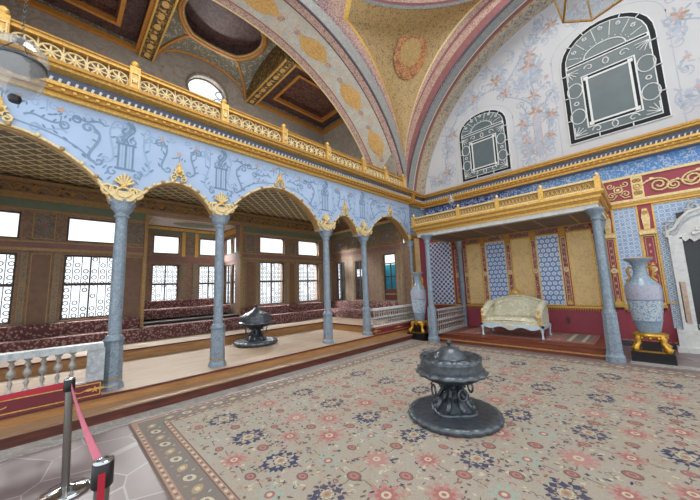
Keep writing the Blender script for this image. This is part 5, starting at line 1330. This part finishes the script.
for k in range(5): a = pi/2+(k-2)*.5; b.tube([(um, sy1-.07, topz(.5)+.03), (um+.11*cos(a), sy1-.08, topz(.5)+.04+.15*sin(a))], [.02, .028], 'gold', 6)
for sg in (-1, 1): b.tube([(p, sy1-.08, q) for p, q in spiral(um+sg*.13, topz(.5)+.05, .06, 1.2, 0 if sg < 0 else pi, sg)], .018, 'gold', 5)
b.ball((um, sy1-.08, topz(.5)+.08), .045, 'gold_pale', 8); b.build('carved_crest', so)
for sg in (-1, 1):
    x = sx0+.09 if sg < 0 else sx1-.09
    b = MB(); P = [(x, sy1-.06, 1.0), (x, sy1-.2, 1.02), (x, sy1-.4, .97), (x, sy0+.18, .86), (x, sy0+.06, .80), (x, sy0+.02, .70)]
    b.tube(P, [.07, .085, .085, .085, .075, .06], 'sofa_fab', 10); b.box(x-.06, x+.06, sy0+.05, sy1-.05, .52, .90, 'sofa_fab'); b.build('armrest', so)
    b = MB(); xx = x+sg*.02
    for k, (v, r) in enumerate(((.84, .04), (.76, .035), (.68, .04), (.60, .03), (.55, .03))): b.tube([(xx+p, sy0-.01, v+q) for p, q in spiral(0, 0, r, 1.2, k, sg)], .016, 'gold', 5)
    b.build('gilt_arm_scroll', so)

# ------------------------------------------------------------------ stanchions
def stanchion(x, y, h, label, lean=0):
    t = thing('belt_stanchion', (x, y, 0), label, 'stanchion', 'steel belt barrier posts'); c = (x, y, 0)
    MB().lathe([(.17, 0), (.17, .012), (.15, .025), (.06, .04), (.03, .05)], c, 'chrome', 40).build('base', t)
    MB().lathe([(.027, .04), (.027, h-.10)], c, 'steel', 24).build('post', t)
    b = MB(); b.lathe([(.034, h-.105), (.038, h-.10), (.038, h-.012), (.034, h-.008)], c, 'black', 24); b.build('belt_cassette', t)
    MB().lathe([(.036, h-.008), (.036, h), (.02, h+.004), (.001, h+.005)], c, 'chrome', 24).build('cap', t)
    t.rotation_euler = (.028*lean, -.028*lean, 0)
    return t
H1 = .90
stanchion(1.425, .145, H1, 'left steel barrier post whose whole pole and base show', 1); stanchion(3.27, .185, H1, 'front steel barrier post with chrome cap, cropped by the bottom edge')
def belt(p, q, sag, label, mat, w=.048, twist=0):
    b = MB(); A, B_ = Vector(p), Vector(q); L = []; R_ = []; n = 30
    for i in range(n+1):
        t = i/n; m = A.lerp(B_, t); m.z -= sag*4*t*(1-t); d = (B_-A).normalized(); a = twist*t
        side = Vector((0, 0, 1))*cos(a)+Vector((-d.y, d.x, 0))*sin(a); L.append(m+side*w/2); R_.append(m-side*w/2)
    off = Vector((-(B_-A).y, (B_-A).x, 0)).normalized()*.0012
    b.grid([[tuple(v+off) for v in L], [tuple(v+off) for v in R_]], mat); b.grid([[tuple(v-off) for v in R_], [tuple(v-off) for v in L]], mat)
    tag(b.build('barrier_belt'), label, 'belt')
belt((1.447, .132, .845), (3.232, .184, .855), .03, 'faded pink belt hanging between the two steel posts', 'belt_pink', .04, .5)
belt((1.367, .125, .845), (.3, -.6, .60), .0, 'bright red belt running left from the steel post in front of the railing', 'belt_red', .05)
b = MB(); b.box(3.3085, 3.3105, .166, .19, .30, .862, 'belt_red'); tag(b.build('barrier_belt'), 'short red belt hanging down the face of the front steel post', 'belt')

# ------------------------------------------------------------------ hanging lanterns
def lantern(c, s, label):
    t = thing('hanging_lantern', c, label, 'lantern'); X, Y, Zc = c
    MB().lathe([(.175*s, Zc), (.178*s, Zc+.015), (.17*s, Zc+.022)], (X, Y, 0), 'iron_dk', 32).build('metal_ring', t)
    b = MB(); b.grid([[(X+r*s*cos(2*pi*i/32), Y+r*s*sin(2*pi*i/32), Zc+h*s) for i in range(32)] for r, h in ((.165, 0), (.172, -.08), (.16, -.18), (.12, -.25), (.07, -.29), (.035, -.30))], 'lamp_glass', True); b.build('glass_bowl', t)
    b = MB(); b.grid([[(X+r*s*cos(2*pi*i/32), Y+r*s*sin(2*pi*i/32), Zc+h*s) for i in range(32)] for r, h in ((.185, .07), (.175, .13), (.13, .185), (.07, .21), (.03, .22))], 'lamp_glass', True); b.build('glass_smoke_cap', t)
    MB().lathe([(.035*s, Zc-.35*s), (.045*s, Zc-.32*s), (.035*s, Zc-.295*s)], (X, Y, 0), 'black', 12).build('bottom_cap', t)
    b = MB(); b.lathe([(.03*s, Zc+.20*s), (.03*s, Zc+.235*s)], (X, Y, 0), 'black', 10)
    for k in range(3): a = 2*pi*k/3+.5; b.tube([(X+.175*s*cos(a), Y+.175*s*sin(a), Zc+.01), (X+.02*s*cos(a), Y+.02*s*sin(a), Zc+.22*s)], .004, 'iron_dk', 4)
    b.build('hanging_wires', t)
    b = MB(); z = Zc+.235*s; k = 0
    while z < Zc+1.2:
        pts = [(X+(.008*cos(q) if k % 2 else 0), Y+(0 if k % 2 else .008*cos(q)), z+.014+.014*sin(q)) for q in [2*pi*i/6 for i in range(6)]]; b.tube(pts, .0028, 'steel', 3, True); z += .024; k += 1
    b.tube([(X, Y, z), (X, Y, 12.5)], .003, 'steel', 4); b.build('chain', t)
lantern((1.82, -.32, 3.37), .88, 'large clear glass lantern hanging on a chain at the top left')
# central hexagonal lantern
X, Y, Zc = 4.97, 3.96, 4.62
t = thing('hexagonal_lantern', (X, Y, Zc), 'brass framed hexagonal glass lantern cut off by the top edge, before the big window', 'lantern')
hexa = lambda r, z, a0=radians(103): [(X+r*cos(a0+k*pi/3), Y+r*sin(a0+k*pi/3), z) for k in range(6)]
b = MB(); lo, md, hi = hexa(.33, Zc), hexa(.42, Zc+.55), hexa(.15, Zc+.85)
for L in (lo, md, hi): b.tube(L, .014, 'gold_deep', 6, True)
for k in range(6): b.tube([lo[k], md[k], hi[k]], .012, 'gold_deep', 6)
b.build('brass_frame', t)
b = MB(); b.grid([lo, md, hi], 'lamp_glass', True, False); b.add(lo, [(0, 1, 2, 3, 4, 5)], 'lamp_glass'); b.build('glass_panes', t)
MB().tube([(X, Y, Zc+.85), (X, Y, Zc+4.5)], .01, 'gold_deep', 6).build('hanging_rod', t)
# small glass globe near the corner
X, Y, Zc = 1.25, 8.0, 3.98
t = thing('glass_globe_lamp', (X, Y, Zc), 'small clear glass globe lamp hanging in front of the corner cornice', 'lamp')
b = MB(); b.ball((X, Y, Zc), .10, 'lamp_glass', 16); b.build('glass_globe', t); MB().lathe([(.03, Zc+.09), (.05, Zc+.12), (.03, Zc+.14)], (X, Y, 0), 'chrome', 10).build('metal_cap', t)
MB().tube([(X, Y, Zc+.14), (X, Y, 9.0)], .003, 'steel', 4).build('wire', t)

# ------------------------------------------------------------------ camera and light
cam = bpy.data.cameras.new('camera'); co = bpy.data.objects.new('camera', cam); C.objects.link(co)
Xc = Vector((0.7032819, 0.11302264, 0.70186925)); Yc = Vector((0.71002538, -0.06240335, -0.70140558)); Zc_ = Vector((-0.03547572, 0.99163083, -0.12413609))
R3 = Matrix((Xc, Yc, Zc_))       # camera -> world
co.matrix_world = Matrix.Translation((5.0, 0, 1.6)) @ R3.to_4x4()
cam.sensor_width = 36; cam.sensor_fit = 'HORIZONTAL'; cam.lens = 36*292/700; cam.clip_start = .05
bpy.context.scene.camera = co
w = bpy.data.worlds.new('sky'); bpy.context.scene.world = w; w.use_nodes = True
bg = w.node_tree.nodes['Background']; bg.inputs[0].default_value = (.93, .97, 1.0, 1); bg.inputs[1].default_value = 1.25
def area(name, loc, rot, sx_, sy_, e, col=(1, .97, .93)):
    l = bpy.data.lights.new(name, 'AREA'); l.shape = 'RECTANGLE'; l.size = sx_; l.size_y = sy_; l.energy = e; l.color = col
    o = bpy.data.objects.new(name, l); C.objects.link(o); o.location = loc; o.rotation_euler = rot; return o
area('daylight_from_dome_windows', (5, 3.5, 11.5), (0, 0, 0), 5, 5, 500)
area('daylight_over_far_windows', (-6.6, 6.2, 4.9), (0, radians(-48), 0), 1.8, 4, 1600)
area('daylight_over_left_windows', (-6.6, -.4, 4.9), (0, radians(-48), 0), 1.8, 4.4, 1600)
area('daylight_over_alcove', (-8.2, 3.0, 4.9), (0, radians(-52), 0), 1.8, 3, 1700)
area('daylight_over_end_windows', (-2.6, 10.2, 4.4), (radians(-50), 0, 0), 3.6, 1.6, 600)
area('upward_fill_in_upper_gallery', (-2.8, 2.9, 5.2), (radians(180), 0, 0), 2, 8, 60)  # unseen fill lamp facing up, added inside the upper gallery
sc = bpy.context.scene
sc.view_settings.view_transform = 'Standard'; sc.view_settings.look = 'None'; sc.view_settings.exposure = .35; sc.view_settings.gamma = 1; sc.view_settings.use_curve_mapping = False
